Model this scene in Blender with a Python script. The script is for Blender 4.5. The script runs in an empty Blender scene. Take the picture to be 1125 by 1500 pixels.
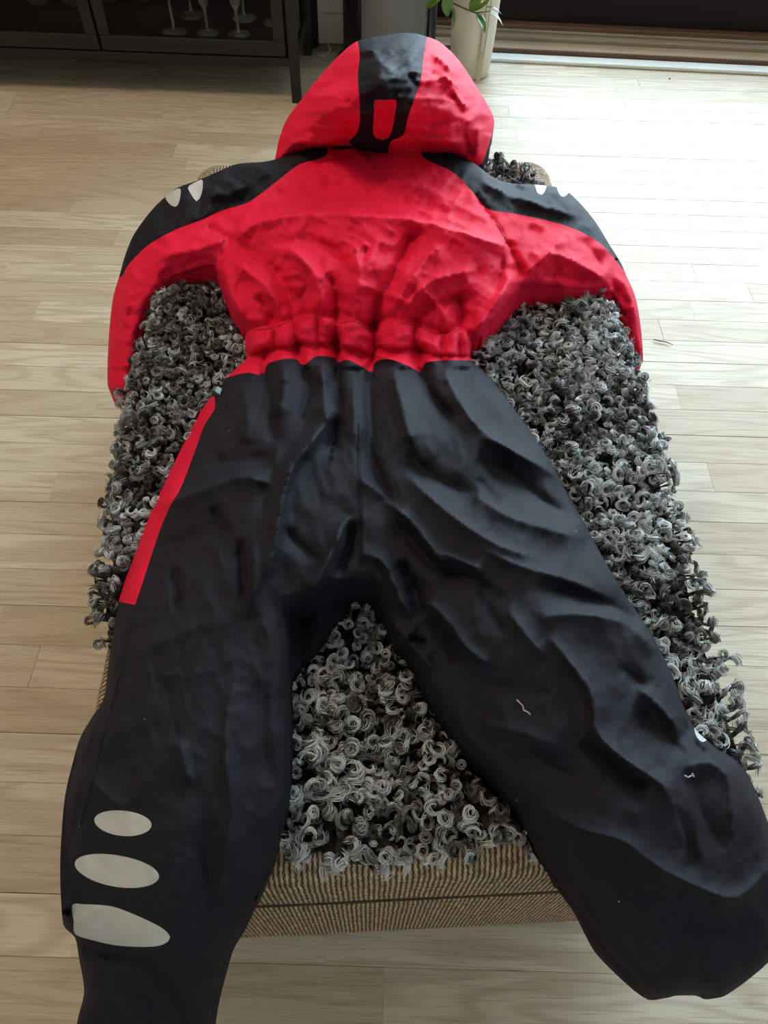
import bpy, bmesh, math, random
import numpy as np
from mathutils import Vector, Matrix
from mathutils.geometry import delaunay_2d_cdt
random.seed(7); rng = np.random.default_rng(7)
S = bpy.context.scene; C = S.collection; PI = math.pi

# ---------------------------------------------------------------- camera, light, exposure
F = 1083.0; PITCH = math.radians(53.8); ROLL = math.radians(1.7); CH = 1.1
_R0 = np.array([1, 0, 0.]); _U0 = np.array([0, math.sin(PITCH), math.cos(PITCH)]); FW = np.array([0, math.cos(PITCH), -math.sin(PITCH)])
RT = _R0*math.cos(ROLL)+_U0*math.sin(ROLL); UP = _U0*math.cos(ROLL)-_R0*math.sin(ROLL)
cam = bpy.data.cameras.new('camera'); co = bpy.data.objects.new('camera', cam); C.objects.link(co)
cam.sensor_fit = 'VERTICAL'; cam.sensor_height = 36.0; cam.sensor_width = 27.0; cam.lens = 36.0*F/1500.0
cam.clip_start = 0.02
m = Matrix(((RT[0], UP[0], -FW[0], 0), (RT[1], UP[1], -FW[1], 0), (RT[2], UP[2], -FW[2], CH), (0, 0, 0, 1)))
co.matrix_world = m; S.camera = co

W = bpy.data.worlds.new('sky'); S.world = W; W.use_nodes = True
wn = W.node_tree.nodes; bg = wn['Background']; bg.inputs['Color'].default_value = (0.68, 0.88, 1.05, 1); bg.inputs['Strength'].default_value = 13.0
def lamp(name, kind, loc, rot, energy, color, sx=1, sy=1, portal=False):
    l = bpy.data.lights.new(name, kind); l.energy = energy; l.color = color
    if kind == 'AREA':
        l.shape = 'RECTANGLE'; l.size = sx; l.size_y = sy
    o = bpy.data.objects.new(name, l); C.objects.link(o); o.location = loc; o.rotation_euler = rot
    if portal: l.cycles.is_portal = True
    return o
WIN = (0.16, 2.95, 0.22, 2.12); WY = 2.93        # glazed door opening x0,x1,z0,z1 in the back wall
lamp('door_portal', 'AREA', ((WIN[0]+WIN[1])/2, WY+0.14, (WIN[2]+WIN[3])/2), (-PI/2, 0, 0), 1, (1, 1, 1), WIN[1]-WIN[0], WIN[3]-WIN[2], True)
lamp('added_warm_fill', 'AREA', (-0.9, 1.35, 2.36), (0, 0, 0), 19, (1.0, 0.78, 0.52), 0.5, 0.5)  # added warm fill for the left side of the floor; no lamp known there
S.view_settings.view_transform = 'Standard'; S.view_settings.look = 'None'; S.view_settings.exposure = 0.0; S.view_settings.gamma = 1.0
S.view_settings.use_curve_mapping = False
S.cycles.use_denoising = True; S.cycles.max_bounces = 8; S.cycles.diffuse_bounces = 4; S.cycles.transparent_max_bounces = 16
S.cycles.sample_clamp_indirect = 6.0

# ---------------------------------------------------------------- helpers
def un(px, py, z):
    """photograph pixel + height -> world point(s)"""
    px = np.asarray(px, float); py = np.asarray(py, float); z = np.asarray(z, float)
    a = (px-562.5)/F; b = -(py-750)/F
    d = FW[None]+RT[None]*a.reshape(-1, 1)+UP[None]*b.reshape(-1, 1)
    k = ((z.reshape(-1)-CH)/d[:, 2])[:, None]
    return np.array([0, 0, CH])[None]+d*k
def un1(px, py, z): return Vector(un([px], [py], [z])[0])

def tag(o, label=None, cat=None, group=None, kind=None):
    if label: o['label'] = label
    if cat: o['category'] = cat
    if group: o['group'] = group
    if kind: o['kind'] = kind
    return o
def empty(name, loc=(0, 0, 0), rz=0, **k):
    o = bpy.data.objects.new(name, None); C.objects.link(o); o.location = loc; o.rotation_euler = (0, 0, rz); o.empty_display_size = .05
    return tag(o, **k)
def link(name, me, mat=None, parent=None, smooth=True, loc=None, **k):
    if mat is not None and len(me.materials) == 0: me.materials.append(mat)
    o = bpy.data.objects.new(name, me); C.objects.link(o)
    if parent is not None: o.parent = parent
    if loc is not None: o.location = loc
    if smooth and len(me.polygons): me.polygons.foreach_set('use_smooth', [True]*len(me.polygons))
    return tag(o, **k)
def mesh(name, v, f):
    me = bpy.data.meshes.new(name); me.from_pydata([tuple(p) for p in v], [], [tuple(int(i) for i in q) for q in f]); me.update(); return me
def bm_mesh(name, bm):
    me = bpy.data.meshes.new(name); bm.to_mesh(me); bm.free(); return me
def box_bm(bm, lo, hi, bev=0.0, seg=2, rot=None):
    r = bmesh.ops.create_cube(bm, size=1)
    vs = r['verts']
    for v in vs:
        v.co = Vector([(lo[i]+hi[i])/2+v.co[i]*(hi[i]-lo[i]) for i in range(3)])
    if bev > 0:
        es = list({e for v in vs for e in v.link_edges})
        bmesh.ops.bevel(bm, geom=es, offset=bev, segments=seg, profile=0.5, affect='EDGES')
    return bm
def box(name, lo, hi, mat, parent=None, bev=0.002, seg=2, **k):
    return link(name, bm_mesh(name, box_bm(bmesh.new(), lo, hi, bev, seg)), mat, parent, smooth=False, **k)
def tube_geo(pts, rad, n=8, cap=True):
    pts = [Vector(p) for p in pts]; V = []; Fc = []
    t = (pts[1]-pts[0]).normalized(); u = t.orthogonal().normalized()
    for i, p in enumerate(pts):
        t = (pts[min(i+1, len(pts)-1)]-pts[max(i-1, 0)]).normalized()
        u = (u-t*u.dot(t)).normalized(); w = t.cross(u)
        r = rad[i] if hasattr(rad, '__len__') else rad
        for k in range(n):
            a = 2*PI*k/n; V.append(p+(u*math.cos(a)+w*math.sin(a))*r)
    for i in range(len(pts)-1):
        for k in range(n):
            a = i*n+k; b = i*n+(k+1) % n; Fc.append((a, b, b+n, a+n))
    if cap:
        Fc.append(tuple(range(n))[::-1]); Fc.append(tuple(range((len(pts)-1)*n, len(pts)*n)))
    return V, Fc
def tube(name, pts, rad, mat, parent=None, n=8, **k):
    return link(name, mesh(name, *tube_geo(pts, rad, n)), mat, parent, **k)
def lathe_geo(prof, n=32):
    V = []; Fc = []
    for (r, z) in prof:
        for k in range(n):
            a = 2*PI*k/n; V.append((r*math.cos(a), r*math.sin(a), z))
    for i in range(len(prof)-1):
        for k in range(n):
            a = i*n+k; b = i*n+(k+1) % n; Fc.append((a, b, b+n, a+n))
    return V, Fc

# ---------------------------------------------------------------- materials
def newmat(name):
    mt = bpy.data.materials.new(name); mt.use_nodes = True; nt = mt.node_tree
    return mt, nt, nt.nodes, nt.links, nt.nodes['Principled BSDF']
def plain(name, col, rough=.5, metal=0, spec=.5, bump=0, bscale=200, var=0, coat=0, sheen=0, sheen_r=.5, sheen_c=(1, 1, 1, 1)):
    mt, nt, N, L, P = newmat(name)
    P.inputs['Base Color'].default_value = (*col, 1); P.inputs['Roughness'].default_value = rough; P.inputs['Metallic'].default_value = metal
    P.inputs['Specular IOR Level'].default_value = spec; P.inputs['Coat Weight'].default_value = coat
    P.inputs['Sheen Weight'].default_value = sheen; P.inputs['Sheen Roughness'].default_value = sheen_r; P.inputs['Sheen Tint'].default_value = sheen_c
    tc = N.new('ShaderNodeTexCoord')
    if bump:
        n = N.new('ShaderNodeTexNoise'); n.inputs['Scale'].default_value = bscale; n.inputs['Detail'].default_value = 4; L.new(tc.outputs['Object'], n.inputs['Vector'])
        b = N.new('ShaderNodeBump'); b.inputs['Strength'].default_value = bump; b.inputs['Distance'].default_value = .001
        L.new(n.outputs['Fac'], b.inputs['Height']); L.new(b.outputs['Normal'], P.inputs['Normal'])
    if var:
        n2 = N.new('ShaderNodeTexNoise'); n2.inputs['Scale'].default_value = 6; n2.inputs['Detail'].default_value = 5; L.new(tc.outputs['Object'], n2.inputs['Vector'])
        mx = N.new('ShaderNodeMix'); mx.data_type = 'RGBA'; mx.inputs['A'].default_value = (*[c*(1-var) for c in col], 1); mx.inputs['B'].default_value = (*[min(1, c*(1+var)) for c in col], 1)
        L.new(n2.outputs['Fac'], mx.inputs['Factor']); L.new(mx.outputs['Result'], P.inputs['Base Color'])
    return mt
def nylon(name, col, rough, weave=.12, sheen=.0, sheen_c=(1, 1, 1, 1), spec=.4, lint=0.0):
    mt, nt, N, L, P = newmat(name)
    P.inputs['Roughness'].default_value = rough; P.inputs['Specular IOR Level'].default_value = spec
    P.inputs['Sheen Weight'].default_value = sheen; P.inputs['Sheen Roughness'].default_value = .45; P.inputs['Sheen Tint'].default_value = sheen_c
    tc = N.new('ShaderNodeTexCoord')
    n = N.new('ShaderNodeTexNoise'); n.inputs['Scale'].default_value = 900; n.inputs['Detail'].default_value = 2; L.new(tc.outputs['Object'], n.inputs['Vector'])
    n3 = N.new('ShaderNodeTexNoise'); n3.inputs['Scale'].default_value = 70; n3.inputs['Detail'].default_value = 4; n3.inputs['Distortion'].default_value = .6; L.new(tc.outputs['Object'], n3.inputs['Vector'])
    ad = N.new('ShaderNodeMath'); ad.operation = 'MULTIPLY_ADD'; ad.inputs[1].default_value = 3.0; L.new(n3.outputs['Fac'], ad.inputs[0]); L.new(n.outputs['Fac'], ad.inputs[2])
    b = N.new('ShaderNodeBump'); b.inputs['Strength'].default_value = weave; b.inputs['Distance'].default_value = .0012
    L.new(ad.outputs[0], b.inputs['Height']); L.new(b.outputs['Normal'], P.inputs['Normal'])
    n2 = N.new('ShaderNodeTexNoise'); n2.inputs['Scale'].default_value = 14; n2.inputs['Detail'].default_value = 6; L.new(tc.outputs['Object'], n2.inputs['Vector'])
    mx = N.new('ShaderNodeMix'); mx.data_type = 'RGBA'; mx.inputs['A'].default_value = (*[c*.88 for c in col], 1); mx.inputs['B'].default_value = (*[min(1, c*1.1) for c in col], 1)
    L.new(n2.outputs['Fac'], mx.inputs['Factor']); out = mx.outputs['Result']
    if lint:                                   # pale lint specks caught in the cloth
        v = N.new('ShaderNodeTexVoronoi'); v.inputs['Scale'].default_value = 42; L.new(tc.outputs['Object'], v.inputs['Vector'])
        lt = N.new('ShaderNodeMath'); lt.operation = 'LESS_THAN'; lt.inputs[1].default_value = lint; L.new(v.outputs['Distance'], lt.inputs[0])
        sx = N.new('ShaderNodeSeparateColor'); L.new(v.outputs['Color'], sx.inputs[0])
        gt = N.new('ShaderNodeMath'); gt.operation = 'GREATER_THAN'; gt.inputs[1].default_value = .72; L.new(sx.outputs[0], gt.inputs[0])
        mu = N.new('ShaderNodeMath'); mu.operation = 'MULTIPLY'; L.new(lt.outputs[0], mu.inputs[0]); L.new(gt.outputs[0], mu.inputs[1])
        m2 = N.new('ShaderNodeMix'); m2.data_type = 'RGBA'; m2.inputs['B'].default_value = (.5, .5, .52, 1); L.new(out, m2.inputs['A']); L.new(mu.outputs[0], m2.inputs['Factor']); out = m2.outputs['Result']
    L.new(out, P.inputs['Base Color'])
    return mt
RED = nylon('red_nylon', (.74, .013, .052), .62, .22, .0, (1, .5, .6, 1), .07)
BLK = nylon('black_cloth', (.0115, .0118, .0180), .70, .25, .0, (.6, .65, .85, 1), .17, .03)
NVY = nylon('black_nylon', (.0125, .0130, .0180), .66, .3, .0, (.6, .7, .9, 1), .10)
SILV = plain('silver_reflective', (.52, .52, .50), .45, 0, .5, .05, 900, .04)
KN_COL = None
def wood_mat():
    mt, nt, N, L, P = newmat('whitewashed_ash')
    tc = N.new('ShaderNodeTexCoord'); oi = N.new('ShaderNodeObjectInfo'); geo = N.new('ShaderNodeNewGeometry')
    off = N.new('ShaderNodeMath'); off.operation = 'MULTIPLY'; off.inputs[1].default_value = 37.0; L.new(oi.outputs['Random'], off.inputs[0])
    cv = N.new('ShaderNodeCombineXYZ'); L.new(off.outputs[0], cv.inputs[0]); L.new(off.outputs[0], cv.inputs[2])
    va = N.new('ShaderNodeVectorMath'); va.operation = 'ADD'; L.new(geo.outputs['Position'], va.inputs[0]); L.new(cv.outputs[0], va.inputs[1])
    mp = N.new('ShaderNodeMapping'); mp.inputs['Scale'].default_value = (1.6, 14, 1); L.new(va.outputs[0], mp.inputs['Vector'])
    # large distorted field -> contour lines = cathedral grain
    n1 = N.new('ShaderNodeTexNoise'); n1.inputs['Scale'].default_value = 1.0; n1.inputs['Detail'].default_value = 1.5; n1.inputs['Distortion'].default_value = .4; L.new(mp.outputs[0], n1.inputs['Vector'])
    mu = N.new('ShaderNodeMath'); mu.operation = 'MULTIPLY'; mu.inputs[1].default_value = 60; L.new(n1.outputs['Fac'], mu.inputs[0])
    sn = N.new('ShaderNodeMath'); sn.operation = 'SINE'; L.new(mu.outputs[0], sn.inputs[0])
    pw = N.new('ShaderNodeMapRange'); pw.inputs['From Min'].default_value = -.2; pw.inputs['From Max'].default_value = 1; L.new(sn.outputs[0], pw.inputs['Value'])
    # fine pores
    mp2 = N.new('ShaderNodeMapping'); mp2.inputs['Scale'].default_value = (14, 420, 1); L.new(va.outputs[0], mp2.inputs['Vector'])
    n2 = N.new('ShaderNodeTexNoise'); n2.inputs['Scale'].default_value = 1; n2.inputs['Detail'].default_value = 3; L.new(mp2.outputs[0], n2.inputs['Vector'])
    r2 = N.new('ShaderNodeMapRange'); r2.inputs['From Min'].default_value = .5; r2.inputs['From Max'].default_value = .72; L.new(n2.outputs['Fac'], r2.inputs['Value'])
    # plank tone
    cr = N.new('ShaderNodeValToRGB'); e = cr.color_ramp.elements
    e[0].position = 0; e[0].color = (.49, .405, .30, 1); e[1].position = 1; e[1].color = (.66, .585, .475, 1)
    x = cr.color_ramp.elements.new(.5); x.color = (.575, .495, .385, 1)
    L.new(oi.outputs['Random'], cr.inputs[0])
    m1 = N.new('ShaderNodeMix'); m1.data_type = 'RGBA'; m1.inputs['B'].default_value = (.40, .31, .215, 1); L.new(cr.outputs[0], m1.inputs['A'])
    f1 = N.new('ShaderNodeMath'); f1.operation = 'MULTIPLY'; f1.inputs[1].default_value = .5; L.new(pw.outputs[0], f1.inputs[0]); L.new(f1.outputs[0], m1.inputs['Factor'])
    m2 = N.new('ShaderNodeMix'); m2.data_type = 'RGBA'; m2.inputs['B'].default_value = (.27, .18, .11, 1); L.new(m1.outputs['Result'], m2.inputs['A'])
    f2 = N.new('ShaderNodeMath'); f2.operation = 'MULTIPLY'; f2.inputs[1].default_value = .42; L.new(r2.outputs[0], f2.inputs[0]); L.new(f2.outputs[0], m2.inputs['Factor'])
    L.new(m2.outputs['Result'], P.inputs['Base Color'])
    P.inputs['Roughness'].default_value = .5; P.inputs['Specular IOR Level'].default_value = .30
    b = N.new('ShaderNodeBump'); b.inputs['Strength'].default_value = .25; b.inputs['Distance'].default_value = .0006; b.invert = True
    L.new(r2.outputs[0], b.inputs['Height']); L.new(b.outputs['Normal'], P.inputs['Normal'])
    return mt
WOOD = wood_mat()
GAP = plain('substrate_brown', (.30, .22, .14), .8)  # brown subfloor colour that shows in the plank joints
def knit_mat():
    mt, nt, N, L, P = newmat('knit_cover')
    uv = N.new('ShaderNodeUVMap'); sp = N.new('ShaderNodeSeparateXYZ')
    tn = N.new('ShaderNodeTexNoise'); tn.inputs['Scale'].default_value = 60; tn.inputs['Detail'].default_value = 2; L.new(uv.outputs[0], tn.inputs['Vector'])
    sc = N.new('ShaderNodeVectorMath'); sc.operation = 'MULTIPLY_ADD'; sc.inputs[1].default_value = (.0035, .004, 0); L.new(tn.outputs['Color'], sc.inputs[0]); L.new(uv.outputs[0], sc.inputs[2])
    L.new(sc.outputs[0], sp.inputs[0])
    def math_(op, a, b=None, c=None):
        n = N.new('ShaderNodeMath'); n.operation = op
        for i, q in enumerate((a, b, c)):
            if q is None: continue
            if isinstance(q, (int, float)): n.inputs[i].default_value = q
            else: L.new(q, n.inputs[i])
        return n.outputs[0]
    pu = .0048; pv = .0068
    u = math_('DIVIDE', sp.outputs[0], pu); v0 = math_('DIVIDE', sp.outputs[1], pv)
    par = math_('MODULO', math_('FLOOR', u), 2.0); v = math_('MULTIPLY_ADD', math_('ABSOLUTE', par), .5, v0)
    rib = math_('ABSOLUTE', math_('SINE', math_('MULTIPLY', u, PI)))            # cord: 0 at groove, 1 at crest
    vv = math_('ABSOLUTE', math_('SINE', math_('MULTIPLY', v, PI)))
    groove = math_('SUBTRACT', 1.0, math_('POWER', rib, .8))
    hole = math_('MULTIPLY', math_('GREATER_THAN', groove, .28), math_('POWER', vv, .7))
    nz = N.new('ShaderNodeTexNoise'); nz.inputs['Scale'].default_value = 420; nz.inputs['Detail'].default_value = 4; L.new(uv.outputs[0], nz.inputs['Vector'])
    n4 = N.new('ShaderNodeTexNoise'); n4.inputs['Scale'].default_value = 110; n4.inputs['Detail'].default_value = 3; L.new(uv.outputs[0], n4.inputs['Vector'])
    hgt = math_('ADD', math_('SUBTRACT', math_('MULTIPLY', rib, 1.0), math_('MULTIPLY', hole, .9)), math_('MULTIPLY', nz.outputs['Fac'], .45))
    b = N.new('ShaderNodeBump'); b.inputs['Strength'].default_value = .9; b.inputs['Distance'].default_value = .0022; L.new(hgt, b.inputs['Height']); L.new(b.outputs['Normal'], P.inputs['Normal'])
    cr = N.new('ShaderNodeValToRGB'); e = cr.color_ramp.elements; e[0].position = .32; e[0].color = (.29, .20, .12, 1); e[1].position = .68; e[1].color = (.66, .51, .345, 1); L.new(n4.outputs['Fac'], cr.inputs[0])
    m1 = N.new('ShaderNodeMix'); m1.data_type = 'RGBA'; m1.inputs['B'].default_value = (.03, .017, .01, 1); L.new(cr.outputs[0], m1.inputs['A']); L.new(math_('MULTIPLY', hole, .95), m1.inputs['Factor'])
    L.new(m1.outputs['Result'], P.inputs['Base Color']); P.inputs['Roughness'].default_value = .85; P.inputs['Specular IOR Level'].default_value = .2
    return mt
KNIT = knit_mat()
WALL = plain('wall_paint', (.74, .67, .57), .7, bump=.1, bscale=80)
CEIL = plain('ceiling_paint', (.78, .75, .70), .8)
CABM = plain('anthracite_metal', (.013, .0125, .011), .5, .0, .3, .05, 300, .06)
GLASS_THIN = None
def thin_glass(name, tint=(1, 1, 1), refl=.12):
    mt, nt, N, L, P = newmat(name); N.remove(P); out = N['Material Output']
    t = N.new('ShaderNodeBsdfTransparent'); t.inputs[0].default_value = (*tint, 1)
    g = N.new('ShaderNodeBsdfGlossy'); g.inputs['Roughness'].default_value = .03
    fr = N.new('ShaderNodeLayerWeight'); fr.inputs['Blend'].default_value = refl
    mx = N.new('ShaderNodeMixShader'); L.new(fr.outputs['Fresnel'], mx.inputs[0]); L.new(t.outputs[0], mx.inputs[1]); L.new(g.outputs[0], mx.inputs[2]); L.new(mx.outputs[0], out.inputs[0])
    return mt
PANE = thin_glass('clear_pane', (.97, .98, .97), .12)
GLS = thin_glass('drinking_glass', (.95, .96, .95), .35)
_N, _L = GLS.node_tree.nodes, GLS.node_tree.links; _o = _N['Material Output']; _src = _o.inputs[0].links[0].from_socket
_d = _N.new('ShaderNodeBsdfDiffuse'); _d.inputs[0].default_value = (.9, .9, .86, 1); _m = _N.new('ShaderNodeMixShader'); _m.inputs[0].default_value = .07; _L.new(_src, _m.inputs[1]); _L.new(_d.outputs[0], _m.inputs[2]); _L.new(_m.outputs[0], _o.inputs[0])  # whitish diffuse share stands in for window light refracted by the glass

# ---------------------------------------------------------------- setting
Y1 = 2.93
fl = box('floor', (-2.3, -1.9, -.05), (3.1, Y1, -.0042), GAP, None, 0, kind='structure')
tag(fl, 'whitewashed ash strip parquet floor')
PW = .0716; PH = .0885
bmp = {}
def plank(x0, x1, y0, y1, board_gap):
    g0 = .0002; g1 = .0007 if board_gap else .0002
    lx = round((x1-x0-.0005), 3); w = y1-y0-g0-g1
    key = (lx, board_gap)
    if key not in bmp:
        b = box_bm(bmesh.new(), (-lx/2, -w/2, -.004), (lx/2, w/2, 0), 0)
        es = [e for e in b.edges if all(v.co.z > -.001 for v in e.verts)]
        bmesh.ops.bevel(b, geom=es, offset=.0004, segments=1, profile=.5, affect='EDGES')
        me = bm_mesh('plank', b); me.materials.append(WOOD); bmp[key] = me
    o = bpy.data.objects.new('plank', bmp[key]); C.objects.link(o); o.parent = fl
    o.location = ((x0+x1)/2, (y0+g1+y1-g0)/2, random.uniform(-.0002, .0001)); return o
lens = [.46, .56, .66, .76, .86, .96]
r = 0; npl = 0
yy = PH-4*PW
while yy < 2.69:
    y1 = min(yy+PW, 2.70)
    # only the part of each row that the lens could see from nearby
    half = 1.12+.27*max(0, yy)
    x = -half-.05-random.uniform(0, .4)
    while x < half+.15:
        l = random.choice(lens); plank(x, x+l, yy, y1, r % 3 == 2); x += l; npl += 1
    yy += PW; r += 1
print('planks', npl)
box('wall_back', (-2.3, 2.80, 0), (.08, 2.93, 2.4), WALL, None, 0, kind='structure')
wb = bpy.data.objects['wall_back']
box('lintel', (.08, 2.84, WIN[3]), (3.1, 2.98, 2.4), WALL, wb, 0)
box('baseboard_back', (-2.3, 2.785, 0), (.08, 2.80, .09), plain('white_trim', (.62, .59, .53), .45), None, .002, kind='structure')
box('wall_left', (-2.4, -1.9, 0), (-2.3, 2.93, 2.4), WALL, None, 0, kind='structure')
box('wall_right', (3.1, -1.9, 0), (3.2, 2.93, 2.4), WALL, None, 0, kind='structure')
box('wall_front', (-2.4, -2.0, 0), (3.2, -1.9, 2.4), WALL, None, 0, kind='structure')
box('ceiling', (-2.4, -2.0, 2.4), (3.2, 3.0, 2.5), CEIL, None, 0, kind='structure')
# sliding door: threshold layers, frame, bottom rail and pane
T1 = plain('white_sill_strip', (.66, .66, .63), .4, bump=.1, bscale=60, var=.12)
T2 = plain('sill_oak', (.36, .26, .17), .55, bump=.3, bscale=120, var=.2)
T3 = plain('sill_brown_edge', (.10, .045, .025), .5, var=.2)
T4 = plain('sill_beige', (.27, .215, .15), .6, var=.15)
DRK = plain('dark_door_rail', (.010, .006, .006), .6, 0, .15, bump=.05, var=.1)
PST = plain('grey_post', (.045, .04, .04), .5, var=.1)
th = empty('trim_1', (.09, 2.69, 0), math.radians(-2.6), kind='structure'); tag(th, 'layered threshold of the sliding door')
def strip(nm, y0, y1, z0, z1, m_, bev=.003): box(nm, (0, y0, z0), (3.3, y1, z1), m_, th, bev)
strip('white_strip', 0, .05, 0, .012, T1, .005)
strip('brown_edge', .05, .056, .0, .024, T3, .001)
strip('oak_sill', .056, .115, .0, .025, T2, .002)
strip('track', .115, .121, .0, .022, T3, .001)
strip('beige_sill', .121, .15, .0, .036, T4, .003)
strip('rail_groove', .15, .156, .0, .034, T3, .001)
strip('beige_lip', .156, .166, .0, .042, T4, .002)
strip('brown_sill', .166, .20, .0, .055, T3, .003)
dr = box('door_1', (0, .20, .0), (3.3, .25, .20), DRK, th, .004); dr.name = 'bottom_rail'
wd = empty('window_1', (0, 0, 0), kind='structure'); tag(wd, 'glazed sliding door in the back wall')
box('pane', (WIN[0], 2.972, .18), (WIN[1], 2.978, WIN[3]), PANE, wd, 0)
for xx in (.10, 1.55, 2.97):
    box('frame', (xx, 2.935, .05), (xx+.06, 3.01, WIN[3]+.02), DRK, wd, .004)
box('frame', (.10, 2.935, WIN[3]-.03), (3.03, 3.01, WIN[3]+.04), DRK, wd, .004)
box('door_post', (.085, 2.74, 0), (.125, 2.80, 2.12), PST, wd, .004)
ext = box('ground', (-3, 3.05, -.12), (6, 8, -.08), plain('terrace', (.35, .34, .32), .8, var=.2), None, 0, kind='structure'); ext.name = 'floor_terrace'

# ---------------------------------------------------------------- ottoman (pouf under the sheepskin)
OC = Vector((.004, .698, 0)); OYAW = .07; HW = .312; HL = .577; TOP = .42
otto = empty('ottoman', OC, OYAW, label='long upholstered ottoman in beige-brown corded knit cover with seam round its front', cat='ottoman')
def slab(name, z0, z1, hw, hl, rc, re_top, re_bot, inset=0, nseg=10):
    """rounded-rectangle slab with rolled edges; u = along the rim, v = up / over the edge"""
    ring = []
    for cx, cy, a0 in ((hw-rc, hl-rc, 0), (-hw+rc, hl-rc, PI/2), (-hw+rc, -hl+rc, PI), (hw-rc, -hl+rc, 1.5*PI)):
        for k in range(nseg+1):
            a = a0+PI/2*k/nseg; ring.append((cx, cy, math.cos(a), math.sin(a)))
    # straight runs need points too
    pts = []
    for i in range(len(ring)):
        a = ring[i]; b = ring[(i+1) % len(ring)]; pts.append(a)
        pa = (a[0]+rc*a[2], a[1]+rc*a[3]); pb = (b[0]+rc*b[2], b[1]+rc*b[3]); d = math.dist(pa, pb)
        if d > .1:
            for q in range(1, int(d/.04)):
                t = q/int(d/.04); pts.append((a[0]+(b[0]-a[0])*t, a[1]+(b[1]-a[1])*t, a[2], a[3]))
    prof = []   # (offset outward from rc ring, z, arclength)
    for k in range(7):
        a = -PI/2+PI/2*k/6; prof.append((-re_bot+re_bot*math.cos(a), z0+re_bot+re_bot*math.sin(a)))
    for k in range(1, 6): prof.append((0, z0+re_bot+(z1-re_top-z0-re_bot)*k/6))
    for k in range(9):
        a = PI/2*k/8; prof.append((-re_top+re_top*math.cos(a), z1-re_top+re_top*math.sin(a)))
    n = len(pts); V = []; UVv = []; s = 0; us = [0]
    full = [(p[0]+rc*p[2], p[1]+rc*p[3]) for p in pts]
    for i in range(n): us.append(us[-1]+math.dist(full[i], full[(i+1) % n]))
    v = 0; vs = []
    for j, (o, z) in enumerate(prof):
        if j: v += math.dist(prof[j-1], prof[j])
        vs.append(v)
        for p in pts: V.append((p[0]+(rc+o)*p[2], p[1]+(rc+o)*p[3], z+(.0015*math.sin(p[0]*40+p[1]*31))))
    Fc = []; UVs = []
    for j in range(len(prof)-1):
        for i in range(n):
            i2 = (i+1) % n; Fc.append((j*n+i, j*n+i2, (j+1)*n+i2, (j+1)*n+i))
            UVs.append([(us[i], vs[j]), (us[i+1], vs[j]), (us[i+1], vs[j+1]), (us[i], vs[j+1])])
    jt = (len(prof)-1)*n
    # top: strips across keeping ribs running lengthwise
    Fc.append(tuple(jt+i for i in range(n))); UVs.append([(V[jt+i][0]+.0, V[jt+i][1]) for i in range(n)])
    Fc.append(tuple(i for i in range(n))[::-1]); UVs.append([(V[i][0], V[i][1]) for i in range(n)][::-1])
    me = mesh(name, V, Fc); ul = me.uv_layers.new(name='UVMap'); flat = [c for f in UVs for q in f for c in q]; ul.data.foreach_set('uv', flat)
    return me
cu = link('cushion', slab('cushion', .281, TOP, HW, HL, .045, .036, .022), KNIT, otto)
link('base', slab('base', .05, .291, HW-.001, HL-.001, .05, .022, .014), KNIT, otto)
bpy.data.objects['cushion'].data.polygons[-1].use_smooth = False
rg_ = [(math.copysign(HW-.05, c_)+.0445*math.cos(a_), math.copysign(HL-.05, d_)+.0445*math.sin(a_), .286) for c_, d_, q_ in ((1, 1, 0), (-1, 1, 1), (-1, -1, 2), (1, -1, 3)) for a_ in [PI/2*(q_+k/6) for k in range(7)]]
tube('groove_shade_ring', rg_+[rg_[0]], .0055, plain('groove_shade', (.05, .03, .018), .9), otto, 6)  # dark ring laid in the groove as its shade; no real cord
LEGM = plain('dark_leg', (.03, .025, .02), .5)
for sx in (-1, 1):
    for sy in (-1, 1):
        me = mesh('leg', *lathe_geo([(0, .0), (.016, .0), (.022, .055), (0, .055)], 16)); link('leg', me, LEGM, otto, loc=(sx*.22, sy*.45, 0))

# ---------------------------------------------------------------- 2-D tools for the draped pieces
def cr(pts, closed=False, step=6.0):
    P = [np.array(p, float) for p in pts]; n = len(P); out = []
    rngi = range(n) if closed else range(n-1)
    for i in rngi:
        p0 = P[(i-1) % n] if closed or i > 0 else P[i]; p1 = P[i]; p2 = P[(i+1) % n]; p3 = P[(i+2) % n] if closed or i+2 < n else P[(i+1) % n]
        k = max(1, int(np.hypot(*(p2-p1))/step))
        for j in range(k):
            t = j/k
            out.append(.5*((2*p1)+(-p0+p2)*t+(2*p0-5*p1+4*p2-p3)*t*t+(-p0+3*p1-3*p2+p3)*t**3))
    if not closed: out.append(P[-1])
    return np.array(out)
def inside(pts, poly):
    x, y = pts[:, 0], pts[:, 1]; r = np.zeros(len(pts), bool); n = len(poly); j = n-1
    for i in range(n):
        xi, yi = poly[i]; xj, yj = poly[j]
        if yi != yj:
            c = ((yi > y) != (yj > y)) & (x < (xj-xi)*(y-yi)/(yj-yi)+xi); r ^= c
        j = i
    return r
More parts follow.
